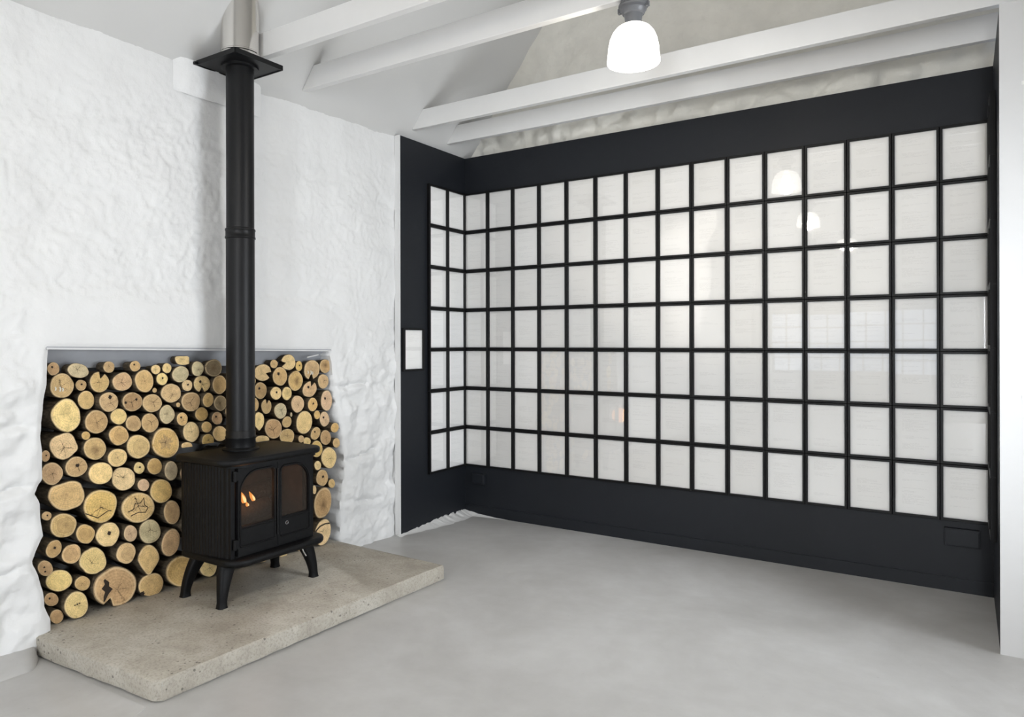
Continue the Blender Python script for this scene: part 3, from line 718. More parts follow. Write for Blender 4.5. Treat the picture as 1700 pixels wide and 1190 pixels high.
(-2.071,1.19,-0.077,0.0229,0.0197,-83,'p','s',"sliver of a pale log showing at the stovepipe's right edge, upper"),
(-2.0104,1.1292,-0.084,0.0522,0.0463,-78,'b','k','brown oval log near the stovepipe, below the right-notched pale log'),
(-1.9196,1.1088,-0.054,0.0443,0.0395,-17,'p','k','round light log with a small centre, right of the brown oval log by the pipe'),
(-1.8112,1.0991,-0.082,0.0428,0.0402,-56,'P','r','pale log with an inner ring, below the brown-hearted golden log'),
(-1.7388,1.0291,-0.065,0.0568,0.0528,-56,'k','c','pinkish oval log with a side crack, below right of the pale ringed log'),
(-2.066,1.049,-0.067,0.0408,0.0289,-86,'t','s',"tan log partly behind the stovepipe's right edge at mid height"),
(-1.9723,1.0315,-0.077,0.0475,0.0382,-82,'t','n82','small heart-shaped log with a dark cleft at its top, right of the pipe'),
(-1.8857,0.9985,-0.053,0.0517,0.0476,-38,'g','c','pale greyish log with a dark crack, right of the heart-shaped log'),
(-1.8217,0.9231,-0.069,0.0391,0.0354,9,'t','s','small tilted log left of the tallest pale oval log'),
(-2.02,0.949,-0.085,0.0534,0.0387,-84,'P','d','pale yellow log with a resin drip at its bottom, right of the pipe'),
(-1.9222,0.8913,-0.075,0.068,0.0607,-33,'b','c','large brown log with radial cracks, just above the stove top'),
(-1.807,0.8305,-0.085,0.0614,0.0478,-16,'t','c','tan log cut off by the stove top, right of the large brown cracked log'),
(-2.003,0.833,-0.078,0.0544,0.0251,-8,'p','q',"low half-round log behind the stove top at the pipe foot's right"),
(-1.782,0.965,-0.076,0.0144,0.0088,-87,'g','s','tiny whitish stick end beside the pale greyish cracked log'),
(-1.7226,0.8073,-0.051,0.0253,0.0226,-44,'t','s','small tan log just above the stove top, under the tallest pale oval log'),
(-1.604,1.242,-0.082,0.0698,0.064,31,'t','wn262',"split log with whitish streaks, in the top row at the stack's right"),
(-1.484,1.261,-0.085,0.0508,0.0471,-11,'b','H','brown log with a dark heart in the top right corner of the stack'),
(-1.518,1.162,-0.068,0.0493,0.0472,-40,'t','c','round tan log directly below the top right corner log'),
(-1.63,1.1167,-0.073,0.0623,0.0502,15,'t','n62k','tilted log with a cleft and black hole at its upper right'),
(-1.489,1.034,-0.067,0.0696,0.0513,-86,'k','k','tall narrow pinkish log at the right edge, upper part'),
(-1.629,1.0193,-0.048,0.0455,0.0406,-74,'o','k','upright golden-brown log left of the tall narrow pinkish one'),
(-1.5683,0.9452,-0.073,0.0299,0.0265,-71,'o','s',"small log right of the tallest pale oval log's top"),
(-1.5012,0.9114,-0.074,0.0518,0.0428,-79,'k','k','narrow oval log below the tall narrow pinkish log'),
(-1.4418,0.8512,-0.04,0.0371,0.0327,1,'o','s','small golden log against the right jamb, upper of two'),
(-1.6873,0.9082,-0.061,0.0752,0.0683,82,'p','s','tallest pale oval log, right of the stovepipe above the stove'),
(-1.6077,0.8307,-0.043,0.0452,0.0391,41,'t','k',"tilted narrow log right of the tallest pale oval log's base"),
(-1.5044,0.7909,-0.061,0.0519,0.0465,-53,'b','c','brown oval log left of the lower small jamb log'),
(-1.4283,0.7482,-0.04,0.0351,0.0313,-43,'t','s','small log against the right jamb, lower of two'),
(-1.6686,0.7838,-0.057,0.0325,0.0279,-27,'p','c',"small pale log just above the stove's top right part"),
(-1.5926,0.7284,-0.05,0.0568,0.049,-66,'o','s',"golden log partly behind the stove's top right corner"),
(-1.4854,0.6566,-0.048,0.0748,0.0654,-55,'p','c',"big pale oval log with fine cracks, right of the stove's top corner"),
(-1.575,0.617,-0.06,0.0331,0.0286,-56,'p','s',"small pale log beside the stove's right side, below its top corner"),
(-1.5236,0.5274,-0.073,0.0597,0.051,-55,'t','k',"oval tan log beside the stove's right side, above the largest oval one"),
(-1.4454,0.4776,-0.066,0.0334,0.0284,-48,'t','s','small log by the right jamb, above right of the largest oval log'),
(-1.617,0.468,-0.047,0.0296,0.017,-85,'p','s',"sliver of a pale log at the stove's right edge"),
(-1.547,0.37,-0.044,0.1021,0.0777,86,'b','H',"largest oval log beside the stove's right side, with a brown heart"),
(-1.546,0.18,-0.043,0.0871,0.0707,80,'p','C',"tall pale log with a thick curved crack behind the stove's tray corner"),
]
HIDDEN_LOGS = [
(-2.388,0.663,-0.096,0.05,0.0449,17,'t','k'),
(-1.861,0.444,-0.08,0.06,0.0588,86,'o','k'),
(-2.387,0.528,-0.121,0.06,0.0596,26,'o','s'),
(-2.146,0.622,-0.089,0.05,0.0483,-73,'t','k'),
(-2.304,0.327,-0.099,0.06,0.0539,-4,'b','k'),
(-1.771,0.536,-0.08,0.05,0.0499,70,'p','k'),
(-2.037,0.491,-0.084,0.06,0.0552,55,'b','k'),
(-2.033,0.631,-0.107,0.05,0.0483,2,'b','s'),
(-2.267,0.571,-0.118,0.05,0.0463,27,'b','k'),
(-2.157,0.318,-0.09,0.06,0.0554,-73,'o','s'),
(-1.74,0.429,-0.09,0.06,0.0571,12,'b','s'),
(-2.162,0.745,-0.098,0.06,0.0532,-39,'p','c'),
(-1.94,0.277,-0.079,0.06,0.0584,40,'p','s'),
(-2.47,0.418,-0.097,0.06,0.0545,-29,'o','k'),
(-1.932,0.615,-0.083,0.05,0.0494,-63,'t','s'),
(-2.144,0.457,-0.105,0.05,0.0446,71,'p','c'),
(-2.2,1.025,-0.096,0.05,0.0487,-48,'t','s'),
(-1.762,0.257,-0.096,0.05,0.0457,90,'t','k'),
(-1.675,0.578,-0.092,0.05,0.0447,50,'o','c'),
(-1.995,0.389,-0.104,0.05,0.0481,-67,'b','k'),
(-2.192,1.192,-0.112,0.05,0.0436,52,'p','s'),
(-2.284,0.436,-0.109,0.05,0.0489,-44,'o','c'),
(-2.487,0.709,-0.099,0.05,0.0479,25,'b','k'),
(-2.132,0.851,-0.085,0.05,0.0429,6,'t','c'),
(-1.811,0.345,-0.085,0.05,0.0442,-6,'b','k'),
(-2.259,0.674,-0.1,0.05,0.0442,15,'b','k'),
(-2.068,0.309,-0.083,0.028,0.027,68,'o','c'),
(-2.484,0.581,-0.1,0.042,0.0367,-27,'p','k'),
(-2.191,0.909,-0.087,0.028,0.0242,33,'t','s'),
(-2.068,0.763,-0.091,0.035,0.031,71,'t','c'),
(-1.664,0.225,-0.088,0.028,0.0266,-77,'o','k'),
(-1.95,0.531,-0.094,0.028,0.0255,14,'t','k'),
(-1.783,0.622,-0.097,0.035,0.0329,56,'b','k'),
(-1.951,0.456,-0.086,0.028,0.0261,-88,'o','c'),
(-1.687,0.319,-0.089,0.042,0.0417,-26,'t','s'),
(-2.076,0.365,-0.112,0.028,0.0268,-9,'p','k'),
(-2.047,0.252,-0.097,0.028,0.0271,64,'b','c'),
(-2.124,0.545,-0.112,0.028,0.0259,-50,'t','s'),
(-2.372,0.424,-0.098,0.035,0.0331,-81,'t','s'),
(-1.843,0.595,-0.086,0.028,0.0245,-70,'b','s'),
(-1.847,0.247,-0.078,0.035,0.0298,18,'p','s'),
(-2.413,0.341,-0.112,0.035,0.0315,-77,'b','s'),
(-2.201,1.109,-0.095,0.028,0.0275,59,'o','s'),
]
# ------------------------------------------------------------------ framed pages
FW, FH, FM, FD = .237, .319, .0145, .026
def frame_proto():
    b = MB()
    def rect(i, y): return [(-FW/2 + i, y, -FH/2 + i), (FW/2 - i, y, -FH/2 + i), (FW/2 - i, y, FH/2 - i), (-FW/2 + i, y, FH/2 - i)]
    b.rings([rect(0, -.0005), rect(0, -FD + .002), rect(.002, -FD), rect(FM - .002, -FD), rect(FM, -FD + .002), rect(FM, -.004)], False, False)
    b.add(rect(.0, -.0005), [(0, 1, 2, 3)])
    fr = b.build('framed_page', M['frame'], smooth=25)
    a, c = FW/2 - FM, FH/2 - FM
    b = MB(); b.box((-a, -.012, -c), (a, -.002, c)); mo = b.build('mount_board', M['mount'], fr)
    b = MB(); pa, pc = .0985, .1395
    b.box((-pa, -.0145, -pc), (pa, -.0125, pc)); pg = b.build('page', M['page'], fr, recalc=True)
    uvl = pg.data.uv_layers.new(name='UVMap')
    for l in pg.data.loops:
        p = pg.data.vertices[l.vertex_index].co; uvl.data[l.index].uv = ((p.x + pa) / (2 * pa), (p.z + pc) / (2 * pc))
    b = MB(); b.add([(-a, -.019, -c), (a, -.019, -c), (a, -.019, c), (-a, -.019, c)], [(0, 1, 2, 3)]); gl = b.build('glass_pane', M['frame_glass'], fr, recalc=False)
    return fr
proto = [frame_proto()]; used = [False]
def place_frame(loc, rz, label, group):
    if not used[0]: o = proto[0]; used[0] = True
    else:
        o = proto[0].copy(); C.objects.link(o)
        for ch in list(proto[0].children):
            c = ch.copy(); C.objects.link(c); c.parent = o
    o.location = loc
    o.rotation_euler = (math.radians(random.uniform(-.12, .12)), math.radians(random.uniform(-.12, .12)), rz + math.radians(random.uniform(-.22, .22)))
    o['label'] = label; o['category'] = 'picture frame'
    o.pop('group', None)
    if group: o['group'] = group
    return o
RN = ['top', 'second', 'third', 'fourth', 'fifth', 'sixth', 'bottom']
ON = ['first', 'second', 'third', 'fourth', 'fifth', 'sixth', 'seventh', 'eighth', 'ninth', 'tenth', 'eleventh', 'twelfth', 'thirteenth', 'fourteenth', 'fifteenth']
ZB = 1.361
for r in range(7):
    z = ZB + (3.5 - r) * .32
    rw = RN[r] + ' row'
    for k in range(15):
        place_frame((.001 + .2381 * (k + .5), -.002, z), 0, 'black framed page on the niche back wall, %s, %s' % (rw, (ON[k] + ' from the left corner') if k < 8 else (('last' if k == 14 else ON[14 - k] + ' from the right end') if k > 8 else 'middle of the row')), 'framed pages on the niche back wall')
    for k in range(2):
        place_frame((.002, -.029 - .2381 * (k + .5), z), PI / 2, 'black framed page on the narrow left niche wall, %s, %s' % (rw, 'next to the corner' if k == 0 else 'outer column'), 'framed pages on the left niche wall')
        place_frame((3.583, -.029 - .2381 * (k + .5), z + .02), -PI / 2, 'black framed page seen edge-on on the right nib, %s, %s' % (rw, 'next to the corner' if k == 0 else 'nearer column'), 'framed pages on the right nib')
place_frame((.002, -.6895, 1.364), PI / 2, 'single black framed page hanging apart on the charcoal wall left of the grid', None)

# ------------------------------------------------------------------ firewood
TONE = {'p': (.60, .43, .215), 'P': (.69, .50, .22), 't': (.47, .31, .155), 'b': (.37, .235, .115), 'g': (.42, .335, .20), 'o': (.52, .335, .135), 'd': (.20, .145, .085), 'k': (.48, .325, .19)}
def make_log(y, z, x, a, c, rot, tone, feat, label, group):
    N = 40; sd = random.uniform(0, 99); ra = math.radians(rot)
    notch = None
    for ch in feat.split('n')[1:]:
        d = ''.join(q for q in ch if q.isdigit())
        if d: notch = math.radians(float(d)); break
    amp = .048 + (.05 if 'l' in feat else 0) - (.02 if 's' in feat else 0)
    out = []
    for i in range(N):
        th = 2 * PI * i / N
        u, v = math.cos(th) * a, math.sin(th) * c
        k = 1 + amp * 1.6 * noise.noise(Vector((math.cos(th) * 1.1, math.sin(th) * 1.1, sd))) + .35 * amp * noise.noise(Vector((math.cos(th) * 3, math.sin(th) * 3, sd)))
        yy, zz = (u * math.cos(ra) - v * math.sin(ra)) * k, (u * math.sin(ra) + v * math.cos(ra)) * k
        wt = math.atan2(zz, yy)
        if notch is not None:
            dd = abs((wt - notch + PI) % (2 * PI) - PI)
            wN = .30
            if dd < wN: f = .38 + .62 * sstep(.45, 1., dd / wN); yy *= f; zz *= f
        if 'q' in feat: zz = max(zz, -.45 * c)
        if 'f' in feat:
            R_ = math.hypot(a, c)
            zz = min(zz, .74 * c)
            yy = min(yy, .80 * a)
        if 'v' in feat:
            if 'k' in feat: t = (-yy * .8 - zz * .6) / a
            else: t = -zz / c * .95 - yy / a * .2
            if t > 0: yy *= 1 - .42 * t * (1 if 'k' not in feat else .3); zz *= (1 + .06 * t) if 'k' not in feat else 1 - .25 * t
            if 'k' in feat and t > 0: pass
        if 'd' in feat and wt < 0:
            dd = abs(wt + PI / 2)
            if dd < .35: zz *= 1 + .18 * (1 - dd / .35)
        if 'X' in feat:
            dd = abs((wt - math.radians(245) + PI) % (2 * PI) - PI)
            if dd < .25: f = .45 + .55 * (dd / .25); yy *= f; zz *= f
        out.append((yy, zz))
    # the bark cylinder
    L = random.uniform(.27, .31); L = min(L, .435 + x)
    ty, tz = random.uniform(-.015, .015) * L, random.uniform(-.008, .008) * L
    tp = random.uniform(.88, .93)
    if z + max(p[1] for p in out) > 1.300 - .0154 * (y + 3.27) - .006:    # short pieces in front of the lintel plate
        L = min(.066, .150 + x)
    def ring(xx, s, w=0):
        q = -xx / L
        return [(xx, yy * s + ty * q, zz * s + tz * q) for (yy, zz) in out]
    b = MB(); b.rings([ring(-L, tp * .97), ring(-L * .6, tp * .99), ring(-L * .25, .985), ring(-.012, 1.006), ring(-.002, 1.0)], True, False)
    log = b.build('firewood_log', M['bark'], smooth=60)
    log.location = (x, y, z)
    tag(log, label, 'log', group)
    # the sawn face
    me = bpy.data.meshes.new('cut_face'); bm = bmesh.new(); uvl = bm.loops.layers.uv.new('UVMap')
    R = [0, .25, .5, .75, .93, 1.0]; vs = []; co = {}
    tiltx, tilty = random.uniform(-.05, .05), random.uniform(-.05, .05)
    cen = bm.verts.new((0, 0, 0)); co[cen] = (0, 0)
    for r_ in R[1:]:
        row = []
        for i, (yy, zz) in enumerate(out):
            th = 2 * PI * i / N + ra
            vv = bm.verts.new((.0022 * (1 - r_ * r_) + .0012 * noise.noise(Vector((yy * 40, zz * 40, sd))) * (r_ < 1) - (.003 if r_ == 1 else 0), yy * r_, zz * r_)); row.append(vv); co[vv] = (math.cos(th) * r_, math.sin(th) * r_)
        vs.append(row)
    fs = [bm.faces.new((cen, vs[0][i], vs[0][(i + 1) % N])) for i in range(N)]
    for k in range(len(vs) - 1):
        for i in range(N): fs.append(bm.faces.new((vs[k][i], vs[k + 1][i], vs[k + 1][(i + 1) % N], vs[k][(i + 1) % N])))
    for f in fs:
        f.smooth = True
        for lp in f.loops: lp[uvl].uv = co[lp.vert]
    bm.to_mesh(me); bm.free(); me.materials.append(M['cut'])
    cf = new_obj('cut_face', me, log); cf.location = (.001, 0, 0)
    j = lambda s=.08: random.uniform(1 - s, 1 + s)
    tcol = TONE[tone]; jj = j(.12)
    jj *= 1.18; cf.color = (min(.9, tcol[0] * jj), tcol[1] * jj * 1.03 * j(.03), tcol[2] * jj * j(.1), 1)
    cf['heart'] = .75 if 'H' in feat else (.55 if 'h' in feat else random.uniform(.05, .22))
    cf['ring'] = 1.0 if 'r' in feat else 0.0
    cf['crack'] = 1.0 if ('c' in feat or 'C' in feat or 'S' in feat) else (.55 if 'X' in feat else (0.0 if 's' in feat else .25))
    cf['star'] = 1.0 if 'S' in feat else (.45 if 'C' in feat and tone == 't' else 0.0)
    s = min(a, c)
    if 'k' in feat:
        p = {0: (-.25, .3)}.get(0) if len(label) % 2 else (.05, .15)
        if 'v' in feat: p = (-.62, -.42)
        if 'three' in label: spots = [(-.12, .05), (.04, .08), (.2, .1)]; kr = .055
        elif 'two ' in label: spots = [(.35, .2), (-.7, -.05)] if tone == 'b' and 'holes' in label else [(-.15, .25), (-.05, -.45)]; kr = .13
        elif 'round black hole' in label: spots = [(.08, .5)]; kr = .2
        else: spots = [p]; kr = .16
        for q in spots:
            b = MB(); n = 14
            pts = [(.0045, q[0] * a + kr * s * math.cos(2 * PI * i / n) * (1 + .35 * math.sin(3 * i + sd)), q[1] * c + kr * s * math.sin(2 * PI * i / n) * (1 + .3 * math.cos(2 * i + sd))) for i in range(n)]
            b.rings([[(0, p_[1], p_[2]) for p_ in pts], pts])
            b.build('knot', M['knot'], log, smooth=30)
    if 'w' in feat:
        for q in ((-.55, -.25, .16), (-.2, -.3, .2), (.0, -.35, .15)):
            b = MB(); b.tube([(.004, q[0] * a, (q[1] + q[2]) * c), (.0045, q[0] * a + .003, q[1] * c), (.004, q[0] * a, (q[1] - q[2]) * c)], .0035, 6)
            b.build('white_drip', M['sap'], log, smooth=60)
    if 'X' in feat:   # the ragged split that parts the big log's face
        b = MB(); pts = []
        path = [(-.50, .52), (-.38, .30), (-.45, .10), (-.30, -.10), (-.42, -.32), (-.50, -.62)]
        wv = [.03, .10, .16, .17, .10, .03]
        lft = [(.0045, (p[0] - w_) * a, p[1] * c) for p, w_ in zip(path, wv)]
        rgt = [(.0045, (p[0] + w_ * .9) * a, (p[1] + .05) * c) for p, w_ in zip(path, wv)]
        loop = lft + rgt[::-1]
        b.rings([[(0, p[1], p[2]) for p in loop], loop]); b.build('split_crack', M['knot'], log)
    if 'C' in feat:   # long open crack lines
        b = MB(); 
        if tone == 'p': path = [(-.95, -.1), (-.7, .35), (-.35, .62), (.15, .72), (.6, .66)]
        elif tone == 'o': path = [(-.85, -.30), (-.55, -.5), (-.2, -.72), (.1, -.55), (.35, -.4), (.55, -.42)]
        else: path = [(-.6, -.15), (-.3, -.05), (-.2, .35), (.1, .3), (.3, .62), (.35, .1), (.55, -.1), (.4, -.4), (0, -.3), (-.45, -.45)]
        b.tube([(.0035, p[0] * a, p[1] * c) for p in path], .0022 if tone != 'p' else .005, 5)
        b.build('long_crack', M['knot'] if tone != 'p' else M['bark'], log)
    return log
for (y, z, x, a, c, rot, tone, feat, lab) in LOGS:
    make_log(y, z, x, a * .99, c * .99, rot, tone, feat, lab, 'firewood stacked in the wall recess')
for (y, z, x, a, c, rot, tone, feat) in HIDDEN_LOGS:
    make_log(y, z, x, a, c, rot, tone, feat, 'firewood log hidden behind the black stove and its pipe', 'firewood hidden behind the stove')

# ------------------------------------------------------------------ wood stove
HZ = .0905
PX, PY = .14, -2.325
st = empty('wood_stove', (.2, -2.305, HZ), 'black cast iron wood stove with two arched glass doors on the hearth', 'stove')
SO = Vector((-.2, 2.305, -HZ))
def S(b, name, mat, parent=st, **k):
    if parent is st: b.v = [tuple(Vector(p) + SO) for p in b.v]
    else:
        off = SO - (parent.location if parent is not st else Vector())
        b.v = [tuple(Vector(p) + SO) for p in b.v]
    return b.build(name, mat, parent, **k)
def plan(x0, x1, y0, y1, rf, rb, n=9, bow=0):
    P = []
    def arc(cx, cy, r, a0, a1):
        for i in range(n + 1):
            a = math.radians(a0 + (a1 - a0) * i / n); P.append((cx + r * math.cos(a), cy + r * math.sin(a)))
    arc(x0 + rb, y0 + rb, rb, 180, 270)
    arc(x1 - rf, y0 + rf, rf, 270, 360)
    arc(x1 - rf, y1 - rf, rf, 0, 90)
    arc(x0 + rb, y1 - rb, rb, 90, 180)
    return P
def inset(P, d):
    cx, cy = sum(p[0] for p in P) / len(P), sum(p[1] for p in P) / len(P)
    out = []
    n = len(P)
    for i in range(n):
        a, c = P[i - 1], P[(i + 1) % n]; t = Vector((c[0] - a[0], c[1] - a[1])).normalized()
        out.append((P[i][0] - t.y * d, P[i][1] + t.x * d))
    return out
def plate(P, z0, z1, bev):
    b = MB()
    prof = [(0 + bev * .8, z0), (bev * .2, z0 + bev * .5), (0, z0 + bev), (0, z1 - bev), (bev * .3, z1 - bev * .35), (bev, z1)]
    b.rings([[(x, y, z) for x, y in inset(P, d)] for d, z in prof]); return b
S(plate(plan(-.005, .438, -2.635, -1.975, .085, .03), .800, .834, .011), 'top_plate', M['iron'], smooth=50)
S(plate(plan(.0, .452, -2.605, -1.955, .10, .03), .292, .328, .012), 'base_tray', M['iron'], smooth=50)
b = MB(); b.rings([[(x, y, z) for x, y in inset(plan(.03, .425, -2.585, -2.0, .08, .03), d)] for d, z in ((0, .786), (.0, .801))]); S(b, 'top_moulding', M['iron'], smooth=50)
# firebox shell: open at the front where the doors sit
def shell():
    b = MB()
    def side(sy):
        yb, yf = (-2.60, -2.578) if sy < 0 else (-2.01, -2.032)
        pts = []
        n = 112
        for i in range(n + 1):
            t = i / n; x = .025 + (.33 - .025) * t
            y = yb + (yf - yb) * t * t
            fl = .0030 * (abs(math.sin(t * PI * 14)) - .4)
            pts.append((x, y + sy * fl))
        # rounded corner pillar
        r = .035
        for i in range(13):
            a = math.radians(-90 + 100 * i / 12)
            pts.append((.345 + r * math.cos(a), yf - sy * (.035) + (sy * -1) * (r * math.sin(a)) if True else 0))
        pts.append((.372, yf - sy * .045))
        return pts
    for sy in (-1, 1):
        P = side(sy); k = len(P)
        inn = [(p[0], p[1] - sy * .018) for p in P]
        for z0, z1 in ((.326, .790),):
            base = len(b.v)
            for p in P: b.v.append((p[0], p[1], z0))
            for p in P: b.v.append((p[0], p[1], z1))
            for i in range(k - 1): b.f.append((base + i, base + i + 1, base + k + i + 1, base + k + i)); b.m.append(0)
    b.box((.012, -2.60, .326), (.03, -2.01, .790))
    return b
S(shell(), 'firebox_shell', M['iron'], smooth=35)
b = MB(); b.box((.035, -2.55, .34), (.05, -2.06, .785)); b.box((.05, -2.555, .34), (.35, -2.535, .785)); b.box((.05, -2.075, .34), (.35, -2.055, .785)); b.box((.05, -2.535, .34), (.36, -2.075, .44)); b.box((.05, -2.535, .772), (.36, -2.075, .786))
S(b, 'firebrick_lining', M['firebrick'])
# front posts between shell and doors
b = MB(); b.box((.35, -2.572, .326), (.385, -2.548, .788)); b.box((.35, -2.047, .326), (.388, -2.028, .788)); b.box((.35, -2.545, .326), (.386, -2.045, .338)); b.box((.35, -2.545, .78), (.386, -2.045, .79))
S(b, 'front_frame', M['iron'], bevel=.002)
# doors
def arch(y0, y1, z0, z1, rl, rr, n=10, rbm=.008):
    P = []
    def arc(cy, cz, r, a0, a1):
        for i in range(n + 1):
            a = math.radians(a0 + (a1 - a0) * i / n); P.append((cy + r * math.cos(a), cz + r * math.sin(a)))
    arc(y0 + rbm, z0 + rbm, rbm, 180, 270); arc(y1 - rbm, z0 + rbm, rbm, 270, 360)
    arc(y1 - rr, z1 - rr, rr, 0, 90); arc(y0 + rl, z1 - rl, rl, 90, 180)
    return P
def panel_with_hole(outer, hole, x0, x1):
    bm = bmesh.new(); es = []
    for P in (outer, hole):
        vs = [bm.verts.new((x1, y, z)) for y, z in P]
        for i in range(len(vs)): es.append(bm.edges.new((vs[i], vs[(i + 1) % len(vs)])))
    bmesh.ops.triangle_fill(bm, use_beauty=True, use_dissolve=False, edges=es)
    r = bmesh.ops.extrude_face_region(bm, geom=bm.faces[:])
    for v in [g for g in r['geom'] if isinstance(g, bmesh.types.BMVert)]: v.co.x = x0
    bmesh.ops.recalc_face_normals(bm, faces=bm.faces)
    b = MB(); bm.verts.index_update()
    b.v = [tuple(v.co) for v in bm.verts]; b.f = [tuple(v.index for v in f.verts) for f in bm.faces]; b.m = [0] * len(b.f); bm.free()
    return b
DX = .402
for (y0, y1, h, rl, rr, side, lab) in ((-2.541, -2.2905, (-2.522, -2.316, .486, .757), .105, .022, 'L', 'left door with the flames behind its glass'), (-2.2885, -2.045, (-2.264, -2.078, .486, .752), .022, .095, 'R', 'right door with a small round keyhole')):
    outer = [(y0, .336), (y1, .336), (y1, .783), (y0, .783)]
    door = S(panel_with_hole(outer, arch(*h, rl, rr), DX - .02, DX), 'door', M['iron'], bevel=.0015); door['label'] = lab
    # raised frame strip around glass and apron panel
    B = arch(h[0] - .008, h[1] + .008, .385, h[3] + .008, rl + .008, rr + .008)
    P3 = [(DX + .001, y, z) for y, z in B]; b = MB(); b.tube(P3 + [P3[0]], .0045, 6)
    S(b, 'door_moulding', M['iron'], door, smooth=60)
    b = MB(); b.tube([(DX + .0005, h[0] - .006, .478), (DX + .0005, h[1] + .006, .478)], .0045, 6); S(b, 'door_rail', M['iron'], door, smooth=60)
    b = MB(); a_ = arch(h[0] - .004, h[1] + .004, h[2] - .004, h[3] + .004, rl, rr)
    b.add([(DX - .012, y, z) for y, z in a_], [tuple(range(len(a_)))])
    S(b, 'glass_pane', M['stove_glass'], door, recalc=False)
    if side == 'L':
        for z in (.745, .40):
            b = MB(); b.lathe([(.010, -.026), (.010, .026)], (.396, -2.556, z), 14); b.box((.388, -2.556, z - .022), (.404, -2.535, z + .022)); S(b, 'hinge', M['iron'], door, smooth=40)
        b = MB(); b.tube([(DX + .006, -2.2965, .40), (DX + .008, -2.2965, .75)], .0045, 8); S(b, 'closing_strip', M['bright_metal'] if False else M['pipe'], door, smooth=60)
    else:
        b = MB()
        n = 18
        cy, cz = -2.232, .448
        for k in range(n): pass
        b.tube([(DX + .002, cy + .009 * math.cos(2 * PI * k / n), cz + .009 * math.sin(2 * PI * k / n)) for k in range(n + 1)], .0022, 6)
        o = S(b, 'keyhole_ring', M['bright_metal'], door, smooth=60); o['label'] = 'small bright ring of the keyhole'
        b = MB(); b.rings([[(DX - .001, cy + .006 * math.cos(2 * PI * k / n), cz + .006 * math.sin(2 * PI * k / n)) for k in range(n)], [(DX + .0015, cy + .006 * math.cos(2 * PI * k / n), cz + .006 * math.sin(2 * PI * k / n)) for k in range(n)]])
        S(b, 'keyhole', M['knot'], door)
        b = MB(); b.lathe([(.003, -.003), (.003, .003)], (DX, -2.270, .68), 10); S(b, 'screw', M['bright_metal'], door)
# legs
def leg(fx, fy, tx, ty, sy, sx):
    b = MB(); rs = []
    for i in range(15):
        t = i / 14; z = HZ + (.294 - HZ) * t
        e = t ** 1.7
        cx = fx + (tx - fx) * e; cy = fy + (ty - fy) * e
        wy = .021 + (.048 - .021) * t ** 1.5; wx = .020 + (.034 - .020) * t ** 1.3
        if i == 0: wy, wx = .027, .025
        if i == 1: wy, wx = .0245, .0225; z = HZ + .008
        ring = []
        for k in range(20):
            a = 2 * PI * k / 20; ca, sa = math.cos(a), math.sin(a)
            q = .62
            ring.append((cx + wx * math.copysign(abs(ca) ** q, ca), cy + wy * math.copysign(abs(sa) ** q, sa), z))
        rs.append(ring)
    b.rings(rs); return b
for (fx, fy, tx, ty) in ((.353, -2.603, .320, -2.548), (.369, -2.010, .345, -2.062), (.050, -2.605, .085, -2.54), (.045, -2.012, .08, -2.07)):
    S(leg(fx, fy, tx, ty, 0, 0), 'leg', M['iron'], smooth=50)
b = MB(); b.lathe([(.098, .832), (.098, .840), (.090, .848), (.080, .850)], (PX, PY, 0), 40); S(b, 'flue_spigot', M['iron'], smooth=40)
b = MB(); b.tube([(.40, -2.13, .300), (.405, -2.115, .262), (.408, -2.10, .236)], .0045, 8); o = S(b, 'riddling_lever', M['bright_metal'], smooth=60); o['label'] = 'bright metal lever hanging under the tray'

# fire inside
def flame(name, x, y, z, h, w, lean, label):
    b = MB(); rs = []
    for i in range(9):
        t = i / 8; r = w * math.sin(PI * min(1, .12 + .88 * t)) ** .8 * (1 - .55 * t) + .0006
        rs.append([(x + r * .5 * math.cos(2 * PI * k / 12), y + lean * h * (t ** 1.4) + r * math.sin(2 * PI * k / 12), z + h * t) for k in range(12)])
    b.rings(rs); o = b.build(name, M['flame'], smooth=60)
    tag(o, label, 'flame', 'flames in the stove')
    c = MB(); c.rings([[(x + .01 + (p[0] - x) * .5, y + lean * h * ((i / 8) ** 1.4) * .6 + (p[1] - y - lean * h * ((i / 8) ** 1.4)) * .5, z + .004 + (p[2] - z) * .6) for p in r] for i, r in enumerate(rs)])
    c.build('flame_core', M['flame_core'], o, smooth=60)
    return o
flame('flame', .33, -2.450, .585, .075, .022, -.45, 'larger flame at the left behind the stove glass')
flame('flame', .33, -2.392, .585, .055, .016, -.5, 'smaller flame right of the larger one in the stove')
flame('flame', .34, -2.438, .566, .025, .011, -.2, 'lowest tiny flame beneath the larger flame in the stove')
for (y0, y1, z, x, r, lab) in ((-2.52, -2.27, .505, .28, .052, 'charred log burning in front inside the stove'), (-2.50, -2.12, .56, .17, .05, 'charred log lying behind inside the stove')):
    b = MB(); rs = []
    for i in range(9):
        y = y0 + (y1 - y0) * i / 8
        rs.append([(x + r * (1 + .15 * fbm(y * 9, k * .7, z)) * math.cos(2 * PI * k / 16), y, z + .1 * (y - y0) + r * (1 + .15 * fbm(y * 9, k * .9, 2.)) * math.sin(2 * PI * k / 16)) for k in range(16)])
    b.rings(rs); tag(b.build('burning_log', M['charred'], smooth=60), lab, 'log', 'logs burning in the stove')
l = bpy.data.lights.new('fire_glow', 'POINT'); l.energy = 2.0; l.color = (1, .45, .16); l.shadow_soft_size = .08
o = bpy.data.objects.new('fire_glow', l); C.objects.link(o); o.location = (.355, -2.45, .63)

